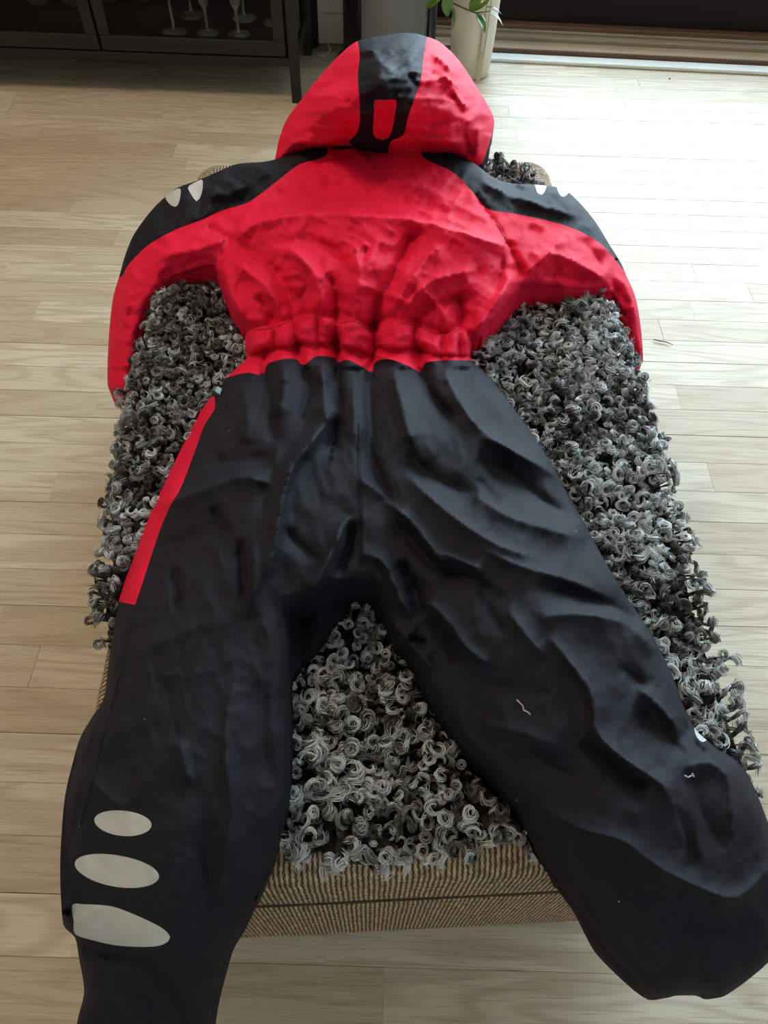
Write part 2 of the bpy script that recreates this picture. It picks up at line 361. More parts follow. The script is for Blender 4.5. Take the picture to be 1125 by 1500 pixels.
def segdist(pts, line, closed=False):
    """distance to polyline, signed side and parameter"""
    best = np.full(len(pts), 1e9); side = np.zeros(len(pts)); par = np.zeros(len(pts))
    L = list(range(len(line)-1)); 
    if closed: L.append(len(line)-1)
    acc = 0; tot = sum(np.hypot(*(line[(i+1) % len(line)]-line[i])) for i in L)
    for i in L:
        a = line[i]; b = line[(i+1) % len(line)]; ab = b-a; l2 = max(1e-9, ab@ab)
        t = np.clip(((pts-a)@ab)/l2, 0, 1); q = a+t[:, None]*ab; d = np.hypot(*(pts-q).T)
        m_ = d < best; best[m_] = d[m_]; cz = ab[0]*(pts[:, 1]-a[1])-ab[1]*(pts[:, 0]-a[0]); side[m_] = np.sign(cz)[m_]; par[m_] = ((acc+t*math.sqrt(l2))/tot)[m_]
        acc += math.sqrt(l2)
    return best, side, par
def tps(ctrl):
    c = np.array(ctrl, float); X = c[:, :2]/300; z = c[:, 2]; n = len(c)
    d = np.hypot(X[:, None, 0]-X[None, :, 0], X[:, None, 1]-X[None, :, 1]); K = np.where(d > 0, d*d*np.log(d+1e-12), 0)+np.eye(n)*2e-3
    Pm = np.c_[np.ones(n), X]; A = np.block([[K, Pm], [Pm.T, np.zeros((3, 3))]]); w = np.linalg.solve(A, np.r_[z, 0, 0, 0])
    def f(p):
        q = p/300; d = np.hypot(q[:, None, 0]-X[None, :, 0], q[:, None, 1]-X[None, :, 1]); return np.where(d > 0, d*d*np.log(d+1e-12), 0)@w[:n]+w[n]+q@w[n+1:]
    return f
_perm = rng.random((256, 256))
def vnoise(x, y):
    xi = np.floor(x).astype(int); yi = np.floor(y).astype(int); fx = x-xi; fy = y-yi; fx = fx*fx*fx*(fx*(fx*6-15)+10); fy = fy*fy*fy*(fy*(fy*6-15)+10)
    g = lambda a, b: _perm[a % 256, b % 256]
    return (g(xi, yi)*(1-fx)+g(xi+1, yi)*fx)*(1-fy)+(g(xi, yi+1)*(1-fx)+g(xi+1, yi+1)*fx)*fy
def ridged(x, y, o=3):
    s = 0; a = 1; t = 0
    for k in range(o):
        s = s+a*(1-np.abs(2*vnoise(x, y)-1)*2); t += a; a *= .5; x = x*2.03+17.1*(k+1)+y*.35; y = y*2.03+5.3-x*.12
    return s/t
def pxw(py):    # metres -> pixels at height .45 on that image row
    th = PITCH+np.arctan((py-750)/F); return F/((CH-.47)*np.cos(np.arctan((py-750)/F))/np.sin(th))
def folds(p, strokes):
    """strokes: (points, amplitude m, width a px, width b px) ; + ridge, - valley ; a on the left of travel, b on the right"""
    z = np.zeros(len(p))
    for st in strokes:
        line, amp, wa, wb = st[:4]
        line = cr(line, False, 12); lo = line.min(0)-3*max(wa, wb); hi = line.max(0)+3*max(wa, wb)
        m_ = np.all((p > lo) & (p < hi), axis=1)
        if not m_.any(): continue
        d, s, t = segdist(p[m_], line); w = np.where(s < 0, wa, wb)
        taper = np.clip(np.minimum(t, 1-t)*5, 0, 1)**.7 if len(st) < 5 else np.clip(np.minimum(t*8+st[4], (1-t)*8+st[4]), 0, 1)
        z[m_] += amp*(1.1*np.exp(-np.abs(d/w)**1.25)+(.32 if amp > 0 else .12)*np.exp(-np.abs(d/w)/.3))*taper
    return z
def cdt(outline, dividers, step_fn, holes=()):
    pts = []; edges = []
    def add(poly, closed):
        b = len(pts); pts.extend([tuple(q) for q in poly]); n = len(poly)
        for i in range(n-1): edges.append((b+i, b+i+1))
        if closed: edges.append((b+n-1, b))
    add(outline, True)
    for h in holes: add(h, True)
    for dv, cl in dividers: add(dv, cl)
    nb = len(pts); allp = np.array(pts)
    lo = outline.min(0); hi = outline.max(0); g = []
    y = lo[1]
    row = 0
    while y < hi[1]:
        s = step_fn(y); xs = np.arange(lo[0]+(s/2 if row % 2 else 0), hi[0], s); g.append(np.c_[xs, np.full(len(xs), y)]); y += s*.866; row += 1
    g = np.concatenate(g); g += rng.uniform(-.25, .25, g.shape)
    g = g[inside(g, outline)]
    for h in holes: g = g[~inside(g, h)]
    keep = np.ones(len(g), bool)
    for i0 in range(0, len(allp), 400):
        A = allp[i0:i0+400]
        for k0 in range(0, len(g), 8000):
            d = np.hypot(g[k0:k0+8000, None, 0]-A[None, :, 0], g[k0:k0+8000, None, 1]-A[None, :, 1]).min(1); keep[k0:k0+8000] &= d > step_fn(0)*.55
    g = g[keep]
    V, E_, Fc, *_ = delaunay_2d_cdt([Vector(q) for q in pts]+[Vector(q) for q in g.tolist()], edges, [], 0, 1e-3)
    V = np.array([tuple(v) for v in V]); Fc = np.array(Fc); c = V[Fc].mean(1); k = inside(c, outline)
    for h in holes: k &= ~inside(c, h)
    return V, Fc[k]
def local(P):   # world -> ottoman local xy
    c, s = math.cos(-OYAW), math.sin(-OYAW); x = P[:, 0]-OC.x; y = P[:, 1]-OC.y; return np.c_[x*c-y*s, x*s+y*c]
def on_otto(P, m_=0.0):
    l = local(P); return (np.abs(l[:, 0]) < HW+m_) & (np.abs(l[:, 1]) < HL+m_)
def emit(name, V3, F2, mat, parent, flip=True, **k):
    used = np.unique(F2); mp = np.full(len(V3), -1); mp[used] = np.arange(len(used)); f = mp[F2]
    me = bpy.data.meshes.new(name); v = V3[used]
    # make faces look up
    a, b, c = v[f[:, 0]], v[f[:, 1]], v[f[:, 2]]; n = np.cross(b-a, c-a); 
    if n[:, 2].sum() < 0: f = f[:, ::-1]
    me.from_pydata(v.tolist(), [], f.tolist()); me.update(); return link(name, me, mat, parent, **k)
def lining(name, V2, V3, F2, parent, mat, thick=.03, rest=.437):
    """underside sheet plus side skirt so that the piece is a closed, thick thing"""
    bot = V3.copy(); on = on_otto(V3, .01)
    l_ = local(V3); ou = np.hypot(np.maximum(0, np.abs(l_[:, 0])-HW), np.maximum(0, np.abs(l_[:, 1])-HL)); t_ = np.clip(ou/.06, 0, 1); t_ = t_*t_*(3-2*t_)
    bot[:, 2] = np.minimum(V3[:, 2]-.005, rest)*(1-t_)+(V3[:, 2]-thick)*t_; bot[:, 2] = np.minimum(bot[:, 2], V3[:, 2]-.004)
    e = {}
    for t in F2:
        for i in range(3):
            a, b = int(t[i]), int(t[(i+1) % 3])
            if (b, a) in e: del e[(b, a)]
            else: e[(a, b)] = 1
    n = len(V3); ff = [tuple(int(i)+n for i in t[::-1]) for t in F2]
    for a, b in e: ff.append((b, a, a+n)); ff.append((b, a+n, b+n))
    v = np.concatenate([V3, bot]); used = sorted({i for f in ff for i in f}); mp = {u: i for i, u in enumerate(used)}
    me = mesh(name, v[used], [tuple(mp[i] for i in f) for f in ff])
    return link(name, me, mat, parent, smooth=False)

# ---------------------------------------------------------------- snowsuit
suit = empty('snowsuit', un1(545, 520, .44), 0, label='red and black hooded snowsuit spread out face down on the grey sheepskin', cat='snowsuit')
suit_inv = Matrix.Translation(-suit.location)
SH = np.array(suit.location)
OUT = [(362, 523), (359, 505), (360, 487), (353, 474), (338, 450), (327, 422), (319, 400), (312, 391), (285, 397), (260, 404), (240, 414), (222, 434), (212, 458), (205, 486), (200, 522), (192, 556), (179, 578), (170, 575), (158, 566), (159, 500), (165, 440), (176, 400), (184, 372), (197, 342), (222, 308), (247, 284), (262, 274), (290, 264), (322, 250), (348, 240), (385, 237), (410, 231), (445, 214), (480, 205),
       (545, 200), (620, 205), (655, 222), (690, 236), (720, 258), (745, 268), (790, 271), (822, 276), (842, 290), (870, 322), (895, 362), (910, 386), (918, 405), (931, 436), (939, 482), (942, 528), (937, 531), (926, 496), (916, 468), (902, 442), (885, 427), (840, 423), (775, 420), (760, 426), (740, 450), (716, 478), (701, 499), (692, 500), (690, 527),
       (712, 547), (737, 577), (776, 630), (811, 685), (850, 755), (885, 820), (915, 870), (955, 930), (985, 990), (1000, 1030), (1010, 1052), (1020, 1070), (1034, 1083), (1052, 1097), (1085, 1120), (1106, 1156), (1127, 1211), (1145, 1270), (1153, 1330), (1146, 1385), (1122, 1413), (1100, 1432), (1080, 1447), (1056, 1461), (1038, 1455), (1000, 1456), (975, 1462), (958, 1457), (925, 1430), (888, 1393), (868, 1362), (848, 1332), (820, 1300), (800, 1265), (768, 1205), (742, 1165), (705, 1122), (665, 1080), (640, 1035), (610, 980), (585, 935), (565, 905), (552, 885), (545, 868), (530, 855), (505, 855), (478, 868), (452, 884), (430, 893), (426, 930), (425, 1000), (426, 1080), (426, 1150), (420, 1195), (410, 1235), (396, 1276), (377, 1317), (355, 1357), (335, 1386), (321, 1430), (313, 1463), (307, 1500), (298, 1570), (200, 1585), (104, 1570), (113, 1498), (121, 1466), (123, 1446), (116, 1405), (110, 1374), (96, 1360), (91, 1343), (88, 1280), (90, 1224), (95, 1168), (105, 1123), (117, 1082), (135, 1050), (152, 1022), (160, 965), (174, 881), (201, 803), (222, 749), (252, 685), (289, 611), (303, 590), (315, 575), (326, 562), (334, 551)]
OUTL = cr(OUT, True, 6)
# dividers / regions
waist_top = [(345, 500), (360, 488), (374, 480), (402, 477), (423, 468), (433, 480), (439, 465), (464, 462), (490, 464), (497, 471), (521, 468), (546, 483), (554, 472), (586, 468), (615, 476), (652, 489), (673, 479), (690, 494), (705, 500)]
waist_bot = [(350, 523), (362, 522), (386, 513), (402, 508), (430, 507), (436, 501), (466, 505), (490, 503), (494, 510), (515, 511), (547, 520), (550, 509), (575, 512), (612, 511), (640, 521), (660, 521), (690, 523), (706, 530)]
blk_top = [(325, 556), (333, 553), (361, 546), (380, 549), (387, 547), (394, 532), (423, 525), (436, 528), (445, 535), (464, 522), (492, 525), (496, 531), (509, 527), (530, 537), (545, 545), (549, 531), (570, 526), (600, 537), (616, 545), (623, 532), (648, 528), (690, 528), (710, 532)]
shL = [(470, 190), (479, 226), (438, 241), (409, 263), (379, 286), (360, 298), (326, 308), (297, 321), (263, 334), (233, 349), (211, 364), (188, 388), (178, 405), (160, 410)]
shR = [(625, 195), (618, 228), (663, 252), (693, 282), (715, 306), (749, 312), (801, 323), (838, 334), (868, 349), (890, 366), (907, 388), (920, 402)]
ragR = [(713, 303), (728, 328), (741, 352), (758, 382), (768, 402), (772, 428)]
ragL = [(362, 297), (345, 318), (330, 345), (318, 372), (308, 396)]
stripe = [(313, 580), (315, 597), (299, 624), (289, 651), (266, 712), (249, 742), (232, 783), (212, 844), (198, 886), (165, 880), (190, 790), (215, 740), (245, 680), (282, 605), (300, 585)]
def ell(cx, cy, a, b, rot, n=40):
    t = np.linspace(0, 2*PI, n, endpoint=False); c, s = math.cos(rot), math.sin(rot); x = a*np.cos(t)*(1-.06*np.sin(t)); y = b*np.sin(t); return np.c_[cx+x*c-y*s, cy+x*s+y*c]
pat = [ell(180, 1206, 42, 18.5, .10), ell(171, 1276, 62.5, 23, .17),
       cr([(106, 1325.5), (120, 1324.5), (150, 1326), (172, 1330), (209, 1345), (238, 1360), (249, 1373), (240, 1383), (217, 1387), (172, 1385), (135, 1377), (110, 1368), (108, 1350)], True, 5),
       cr([(242, 289), (245, 284), (263, 276), (264, 288), (261, 299), (256, 303), (251, 301), (246, 296)], True, 3),
       cr([(275, 275), (277, 272), (295, 263), (297, 270), (296, 281), (292, 291), (288, 295), (284, 291), (279, 283)], True, 3),
       cr([(784, 268), (800, 268), (798, 280), (793, 285), (788, 283), (785, 275)], True, 3),
       cr([(816, 272), (830, 277), (833, 282), (826, 288), (820, 285)], True, 3),
       cr([(1017, 1066), (1026, 1068), (1037, 1080), (1030, 1087), (1021, 1080)], True, 4)]
shLc, shRc, rRc, rLc = cr(shL), cr(shR), cr(ragR), cr(ragL)
wtc, wbc, btc = cr(waist_top, step=4), cr(waist_bot, step=4), cr(blk_top, step=4)
def lin(pts, step=6.0):
    o = []; n = len(pts)
    for i in range(n):
        a = np.array(pts[i], float); b = np.array(pts[(i+1) % n], float); k = max(1, int(np.hypot(*(b-a))/step))
        for j in range(k): o.append(a+(b-a)*j/k)
    return np.array(o)
_l = cr([(x_, y_) for x_, y_ in stripe[:9]], False, 6); _r = cr(stripe[9:], False, 6)
stc = lin([tuple(q) for q in _l]+[tuple(q) for q in _r], 7)
yk = [(355, 342), (379, 327), (450, 313), (560, 318), (630, 328), (697, 348), (740, 362)]
yk1 = cr(yk, False, 5); yk0 = yk1-np.array([0, 2.6])
# drop outer stretch of the red back from the torso: pockets
dv = [(shLc, False), (shRc, False), (rRc, False), (rLc, False), (wtc, False), (wbc, False), (btc, False), (stc, True), (yk1, False), (yk0, False)]+[(p_, True) for p_ in pat]
stepf = lambda y: 4.1
V2, F2 = cdt(OUTL, dv, stepf)
print('suit tris', len(F2))
ZC = [(545, 225, .505), (545, 300, .515), (450, 300, .512), (640, 300, .512), (545, 345, .532), (545, 410, .535), (420, 370, .528), (680, 380, .525), (350, 380, .505), (740, 390, .505), (545, 465, .505), (400, 460, .500), (660, 465, .500), (400, 500, .492), (520, 500, .496), (650, 505, .492),
      (410, 255, .502), (300, 300, .492), (250, 320, .482), (215, 370, .462), (188, 440, .43), (175, 500, .40), (170, 570, .37), (340, 330, .50), (260, 370, .485),
      (690, 260, .502), (780, 300, .492), (850, 340, .480), (892, 385, .462), (922, 440, .43), (938, 500, .39), (760, 370, .50), (840, 390, .485),
      (350, 600, .497), (450, 590, .515), (530, 590, .515), (650, 590, .517), (735, 640, .498), (300, 730, .505), (400, 740, .525), (520, 750, .52), (650, 750, .53), (790, 760, .51),
      (240, 890, .503), (340, 890, .520), (410, 900, .515), (600, 900, .508), (700, 900, .525), (850, 900, .52), (180, 1050, .495), (280, 1050, .515), (400, 1050, .502), (700, 1040, .50), (830, 1050, .522), (950, 1050, .495),
      (130, 1200, .475), (250, 1230, .505), (390, 1200, .485), (800, 1200, .485), (930, 1180, .515), (1060, 1180, .485), (1110, 1290, .46), (1000, 1280, .485), (950, 1400, .445), (870, 1330, .46), (230, 1350, .478), (120, 1350, .44), (350, 1330, .455), (230, 1420, .45), (140, 1430, .41), (310, 1430, .42), (210, 1500, .40), (120, 1500, .37), (305, 1500, .37), (1000, 1445, .435), (1120, 1390, .44), (210, 1575, .34)]
zt = tps(ZC)
def wv(x, lines):     # pleat valleys at the waist
    return None
STR = [
    # waist pleats running down from the gathers into the seat
    ([(494, 500), (495, 560), (496, 600), (488, 650)], -.016, 7, 16, 2), ([(470, 530), (474, 570), (478, 620)], .010, 20, 14),
    ([(547, 505), (541, 560), (543, 620), (547, 680), (578, 745)], -.012, 14, 16, 2), ([(519, 545), (519, 600), (521, 660)], .006, 12, 12),
    ([(435, 508), (446, 545), (452, 575), (440, 610)], -.010, 8, 10, 2), ([(413, 535), (416, 570), (405, 610)], .008, 16, 14), ([(388, 515), (389, 550), (398, 600), (402, 640)], -.012, 9, 14, 2),
    ([(575, 535), (585, 580), (600, 640), (625, 680)], .009, 22, 22), ([(616, 515), (620, 548), (632, 580), (655, 605)], -.014, 8, 12, 2), ([(648, 535), (665, 575), (700, 625), (760, 668), (800, 690)], .010, 10, 22),
    ([(355, 560), (362, 610), (360, 650)], .006, 18, 18), ([(600, 640), (612, 680), (660, 712), (700, 722)], -.012, 18, 18),
    # long diagonal ridge of the left hip
    ([(497, 595), (455, 650), (423, 696), (408, 760), (397, 817), (364, 885)], .016, 9, 26), ([(470, 600), (425, 655), (395, 700), (382, 760)], -.009, 16, 14),
    ([(225, 742), (290, 722), (353, 700), (404, 710)], .011, 14, 20), ([(300, 680), (350, 672), (402, 670)], -.008, 14, 14), ([(353, 790), (357, 840), (360, 890)], -.011, 5, 9), ([(372, 800), (372, 860), (360, 905)], .007, 8, 10),
    ([(414, 770), (440, 800), (468, 822)], -.006, 8, 8), ([(310, 740), (322, 765), (330, 790)], -.007, 9, 9), ([(255, 830), (258, 870), (256, 900)], -.006, 7, 7), ([(225, 800), (270, 790), (330, 760)], -.005, 12, 12),
    ([(200, 960), (260, 930), (330, 900)], .004, 20, 20), ([(262, 1080), (268, 1110), (280, 1150)], .006, 8, 14), ([(240, 990), (250, 1040), (262, 1090)], -.004, 16, 16), ([(340, 1000), (330, 1090), (338, 1200), (318, 1320)], .006, 22, 16), ([(300, 1200), (308, 1290), (300, 1380)], -.006, 14, 14),
    ([(390, 1000), (385, 1080), (395, 1150)], -.005, 14, 14), ([(120, 1120), (150, 1160), (180, 1185)], .004, 14, 14), ([(150, 1440), (200, 1480), (240, 1530)], .008, 14, 20), ([(120, 1395), (180, 1400), (240, 1440), (270, 1500)], -.010, 16, 16), ([(95, 1362), (140, 1395), (200, 1410)], -.007, 8, 12),
    ([(165, 900), (158, 1000), (140, 1080), (120, 1150), (108, 1230)], -.0022, 3, 3, 2),
    # seat seam
    ([(526, 545), (524, 640), (526, 740), (526, 826)], -.0016, 2.5, 2.5, 3), ([(531, 545), (529, 640), (531, 740), (531, 820)], .0012, 3, 3, 3),
    # crotch drapes
    ([(512, 757), (500, 775), (475, 832), (445, 884)], .012, 9, 12), ([(515, 762), (512, 800), (490, 845)], -.013, 9, 8), ([(528, 812), (558, 820), (575, 850), (590, 885), (604, 905)], .012, 8, 8), ([(585, 820), (600, 850), (612, 880), (618, 905)], -.015, 9, 9), ([(535, 840), (550, 860), (560, 885)], -.006, 8, 8),
    ([(562, 735), (600, 762), (634, 805), (656, 832)], .009, 10, 10), ([(570, 760), (600, 790), (640, 830), (680, 850)], -.010, 9, 9), ([(590, 690), (630, 730), (680, 770), (730, 800), (790, 820)], .007, 16, 14), ([(644, 810), (675, 822), (710, 838)], .008, 7, 7), ([(655, 835), (700, 850), (740, 880)], -.006, 8, 8),
    ([(564, 898), (585, 925), (612, 955), (640, 985)], .008, 8, 9), ([(600, 880), (630, 884), (660, 914), (685, 950), (720, 975)], .010, 8, 12), ([(625, 905), (650, 935), (680, 975)], -.010, 9, 9), ([(600, 930), (612, 940), (625, 942)], -.010, 10, 10),
    ([(700, 639), (738, 654), (795, 684), (828, 713)], .009, 12, 12), ([(700, 668), (755, 700), (800, 735), (850, 765)], -.014, 16, 15), ([(690, 722), (740, 755), (800, 775), (860, 790)], .007, 16, 18), ([(700, 700), (720, 725), (735, 740)], -.005, 8, 8), ([(520, 700), (560, 725), (600, 765)], .005, 10, 10),
    ([(700, 800), (760, 830), (830, 850), (900, 880)], .007, 14, 14), ([(780, 850), (840, 868), (912, 895), (950, 935)], -.012, 12, 14), ([(790, 905), (850, 900), (920, 915), (960, 955)], .010, 10, 24), ([(700, 850), (720, 900), (740, 930)], -.007, 12, 12), ([(740, 890), (770, 930), (800, 965)], .006, 14, 14),
    # lower right leg
    ([(800, 930), (830, 965), (866, 1018), (872, 1071), (905, 1105), (942, 1131), (990, 1163)], .012, 14, 12), ([(850, 1085), (880, 1110), (920, 1145), (950, 1160)], -.011, 10, 10), ([(905, 975), (930, 992), (952, 1010)], -.006, 9, 10), ([(930, 1005), (960, 1030), (1000, 1075)], .009, 12, 12), ([(935, 1040), (970, 1075), (1005, 1105)], -.008, 12, 15),
    ([(700, 1000), (760, 1010), (810, 1020)], -.005, 14, 14), ([(700, 1060), (770, 1075), (830, 1100)], .006, 18, 22), ([(770, 1090), (800, 1120), (850, 1140)], -.005, 14, 14),
    ([(1000, 1125), (1040, 1118), (1062, 1135), (1072, 1175), (1068, 1225)], .006, 10, 12), ([(1000, 1130), (1020, 1150), (1030, 1190), (1050, 1225), (1060, 1245)], -.007, 13, 14), ([(985, 1180), (1008, 1225), (1012, 1260), (1000, 1285)], -.006, 10, 12), ([(955, 1130), (985, 1180), (1000, 1240)], .006, 12, 12),
    ([(790, 1178), (850, 1214), (912, 1233), (965, 1271), (1025, 1301), (1080, 1314), (1135, 1262)], .014, 22, 26), ([(830, 1260), (900, 1290), (960, 1335), (1040, 1360), (1110, 1340)], -.006, 24, 24), ([(950, 1440), (1000, 1430), (1060, 1440)], .003, 8, 8), ([(1000, 1050), (1015, 1085), (1040, 1110)], -.008, 6, 8),
    # back: yoke edge, folds above the waistband
    ([(355, 340), (379, 326), (450, 313), (560, 318), (630, 328), (697, 348), (732, 357)], .010, 5, 20, 1), ([(379, 320), (450, 307), (560, 312), (630, 322), (697, 341)], -.004, 4, 4),
    ([(432, 480), (425, 440), (405, 400), (370, 370), (330, 345)], -.007, 9, 11), ([(415, 470), (398, 430), (365, 400), (335, 380)], .007, 10, 9), ([(466, 465), (470, 430), (450, 390), (420, 360)], .007, 10, 8), ([(490, 470), (492, 430), (480, 400)], -.007, 6, 10),
    ([(446, 468), (440, 435), (452, 415)], -.006, 6, 6), ([(547, 480), (552, 440), (575, 400), (600, 350)], -.010, 8, 12, 2), ([(525, 470), (528, 420), (520, 370)], .005, 14, 14), ([(585, 468), (610, 430), (640, 410), (700, 395)], .007, 8, 8), ([(605, 475), (625, 448), (655, 440), (690, 425)], -.006, 6, 7), ([(570, 462), (590, 430), (625, 380), (660, 350)], .006, 8, 10),
    ([(650, 488), (650, 460), (640, 445), (615, 420)], .007, 7, 7), ([(673, 480), (680, 460), (665, 430)], -.007, 6, 6), ([(690, 490), (720, 455), (738, 425), (750, 395)], .008, 10, 12), ([(735, 370), (735, 400), (720, 430)], -.006, 8, 8), ([(376, 480), (350, 450), (335, 415), (328, 385)], .006, 10, 10), ([(402, 476), (390, 452), (375, 430)], -.006, 6, 7),
    ([(470, 300), (440, 290), (415, 300)], .004, 9, 9), ([(560, 260), (620, 275), (670, 300)], .004, 9, 12), ([(430, 280), (520, 285), (600, 300), (680, 315)], -.004, 10, 10), ([(500, 375), (525, 365), (540, 355)], .005, 5, 8), ([(536, 360), (534, 375), (530, 385)], -.004, 4, 4), ([(430, 345), (480, 360), (510, 395)], -.005, 8, 8), ([(395, 360), (440, 375), (480, 420)], .005, 9, 9),
    # sleeves
    ([(210, 395), (245, 375), (290, 365), (330, 350), (370, 325)], .006, 9, 10), ([(230, 405), (280, 385), (318, 375)], -.006, 9, 9), ([(300, 330), (330, 345), (345, 355)], -.005, 6, 6), ([(348, 320), (335, 350), (318, 385)], -.005, 5, 8), ([(178, 420), (172, 480), (172, 560)], -.004, 5, 6), ([(200, 380), (188, 430), (180, 500)], .005, 7, 8),
    ([(250, 345), (300, 320), (350, 295), (400, 280)], -.004, 8, 8), ([(290, 290), (340, 280), (390, 255), (430, 240)], .006, 10, 10), ([(380, 250), (370, 262), (350, 270)], -.004, 6, 6),
    ([(700, 262), (740, 285), (790, 300), (850, 320)], .005, 12, 10), ([(715, 268), (745, 272), (775, 280)], -.005, 6, 7), ([(765, 400), (790, 385), (815, 360), (840, 350)], .006, 8, 8), ([(820, 400), (812, 385), (818, 372)], -.005, 6, 6), ([(790, 400), (840, 405), (885, 410)], -.007, 9, 10), ([(775, 372), (820, 375), (870, 400), (900, 425)], .007, 9, 12), ([(745, 352), (760, 385), (770, 405)], -.005, 5, 5),
    ([(900, 395), (920, 430), (934, 480)], .006, 7, 8), ([(893, 400), (905, 425), (925, 455)], -.004, 5, 6), ([(850, 350), (870, 370), (885, 395)], -.004, 6, 6), ([(697, 285), (727, 330), (752, 375), (766, 402)], -.004, 2.5, 2.5, 2),
]
def body_z(p):
    z = zt(p); s = pxw(p[:, 1])
    z = z+folds(p, STR)*np.where(p[:, 1] > 560, 1.1, 1.45)
    yl = np.interp(p[:, 0], yk1[:, 0], yk1[:, 1])-1.3; q_ = p[:, 1]-yl; tp_ = np.clip(np.minimum((p[:, 0]-350)/40, (745-p[:, 0])/50), 0, 1)
    z = z+.013*tp_/(1+np.exp(-np.clip(q_/.45, -30, 30)))*np.exp(-np.maximum(q_, 0)/60)
    red = p[:, 1] < 540
    u = p[:, 0]; v = p[:, 1]
    cr1 = ridged(u/30+3+v/70, v/24+9-u/60, 3)*.0050+ridged(u/80+v/160, v/60-u/200, 2)*.003
    cr2 = ridged(u/70-v/150, v/120+u/110+5, 3)*.0036+ridged(u/30+v/90, v/44-u/80, 2)*.0013
    z = z+np.where(red, cr1, cr2)
    # waistband rolls
    cen = [347, 387, 418, 451, 481, 520, 576, 627, 662, 683, 705]; val = [362, 402, 434, 466, 493, 548, 607, 648, 674, 692]
    tx = np.interp(u, wtc[:, 0], wtc[:, 1]); bx = np.interp(u, wbc[:, 0], wbc[:, 1])
    t = (v-tx)/(bx-tx); prof = np.where((t > 0) & (t < 1), np.sin(np.clip(t, 0, 1)*PI)**.28, 0)
    dv_ = np.min(np.abs(u[:, None]-np.array(val)[None]), axis=1); seg = 1-np.exp(-(dv_/3.5)**1.5)
    inx = (u > 345) & (u < 705)
    z = z+np.where(inx, .0095*prof*(.25+.75*seg), 0)
    near = np.exp(-((v-(tx+bx)/2)/55)**2)*inx
    z = z-near/(1+np.exp(np.clip((v-bx-26)/9, -30, 30)))*.007*np.exp(-(dv_/6)**1.5)-np.where(inx, .006*np.exp(-(np.abs(v-bx-3)/5)**2)+.005*np.exp(-(np.abs(v-tx+3)/5)**2), 0)
    # ruffle flare just under the band
    tb = np.interp(u, btc[:, 0], btc[:, 1]); z = z+np.where(inx, .0018*np.exp(-((v-tb)/9)**2), 0)
    # rounded rim
    d, _, _ = segdist(p, OUTL, True); w = np.minimum(.022*s, 26)*(.6+.8*vnoise(p[:, 0]/45, p[:, 1]/45+7)); q = np.clip(1-d/w, 0, 1); drop = 1-np.sqrt(np.clip(1-q*q, 0, 1))
    am = np.where(v < 600, .024, .030)*(.5+vnoise(p[:, 0]/60+3, p[:, 1]/60)); z = z-am*drop
    return z
ZB = body_z(V2)
P3 = un(V2[:, 0], V2[:, 1], ZB)
on = on_otto(P3, .015); ZB = np.where(on, np.maximum(ZB, .447), ZB); P3 = un(V2[:, 0], V2[:, 1], ZB)
cen = V2[F2].mean(1)
lowS = cr(shL); 
yL = np.interp(cen[:, 0], shLc[::-1, 0], shLc[::-1, 1]); yR = np.interp(cen[:, 0], shRc[:, 0], shRc[:, 1])
sL_poly = np.array(list(map(tuple, shLc))+[(100, 410), (100, 150), (470, 150)]); sR_poly = np.array(list(map(tuple, shRc))+[(1000, 402), (1000, 150), (625, 150)])
reg = np.full(len(cen), 0)
tops = np.interp(cen[:, 0], wtc[:, 0], wtc[:, 1]); bots = np.interp(cen[:, 0], wbc[:, 0], wbc[:, 1]); bts = np.interp(cen[:, 0], btc[:, 0], btc[:, 1], left=520, right=520)
reg[:] = 0
slL = inside(cen, np.array(list(map(tuple, rLc))+[(300, 620), (100, 620), (100, 240), (362, 240)]))
slR = inside(cen, np.array(list(map(tuple, rRc))+[(790, 620), (1000, 620), (1000, 240), (713, 240)]))
reg[slL & (cen[:, 1] < 600)] = 1; reg[slR & (cen[:, 1] < 560)] = 2
reg[inside(cen, sL_poly)] = 3; reg[inside(cen, sR_poly)] = 4
mid = (cen[:, 0] > 345) & (cen[:, 0] < 706)
reg[mid & (cen[:, 1] > tops) & (cen[:, 1] <= bots)] = 5
mid2 = (cen[:, 0] > 325) & (cen[:, 0] < 712) & (cen[:, 1] > 490)
reg[mid2 & (cen[:, 1] > bots) & (cen[:, 1] <= bts) & (reg != 5)] = 6
reg[((cen[:, 1] > bts) & mid2) | (cen[:, 1] > 580) & (reg == 0) | ((cen[:, 1] > 531) & (cen[:, 0] > 706) & (cen[:, 0] < 900))] = 7
reg[(cen[:, 1] > 548) & (cen[:, 0] > 290) & (reg < 6)] = 7
reg[inside(cen, stc)] = 8
for i, p_ in enumerate(pat): reg[inside(cen, p_)] = 10+i
L3 = P3-SH
names = {0: ('back_panel', RED, 'red nylon back'), 1: ('sleeve', RED, None), 2: ('sleeve', RED, None), 3: ('shoulder_panel', NVY, 'black shoulder and upper sleeve panel'), 4: ('shoulder_panel', NVY, 'black shoulder and upper sleeve panel'),
         5: ('waistband', RED, 'gathered red elastic waistband'), 6: ('waist_hem', RED, 'puckered red edge under the waistband'), 7: ('trousers', BLK, 'black trouser seat and legs'), 8: ('side_stripe', RED, 'red strip down the left trouser side')}
for k_ in list(names)+[10+i for i in range(len(pat))]:
    nm, mt_, lb = names.get(k_, ('reflective_patch', SILV, 'silver reflective patch'))
    f = F2[reg == k_]
    if len(f): emit(nm, L3, f, mt_, suit, label=lb)
_rd = (cen[:, 1] < 532) | ((cen[:, 1] < 600) & ((cen[:, 0] < 240) | (cen[:, 0] > 900)))
for m__, mt_ in ((_rd, RED), (~_rd, BLK)):
    ln = lining('lining', V2, P3, F2[m__], None, mt_); ln.data.transform(Matrix.Translation(-suit.location)); ln.parent = suit
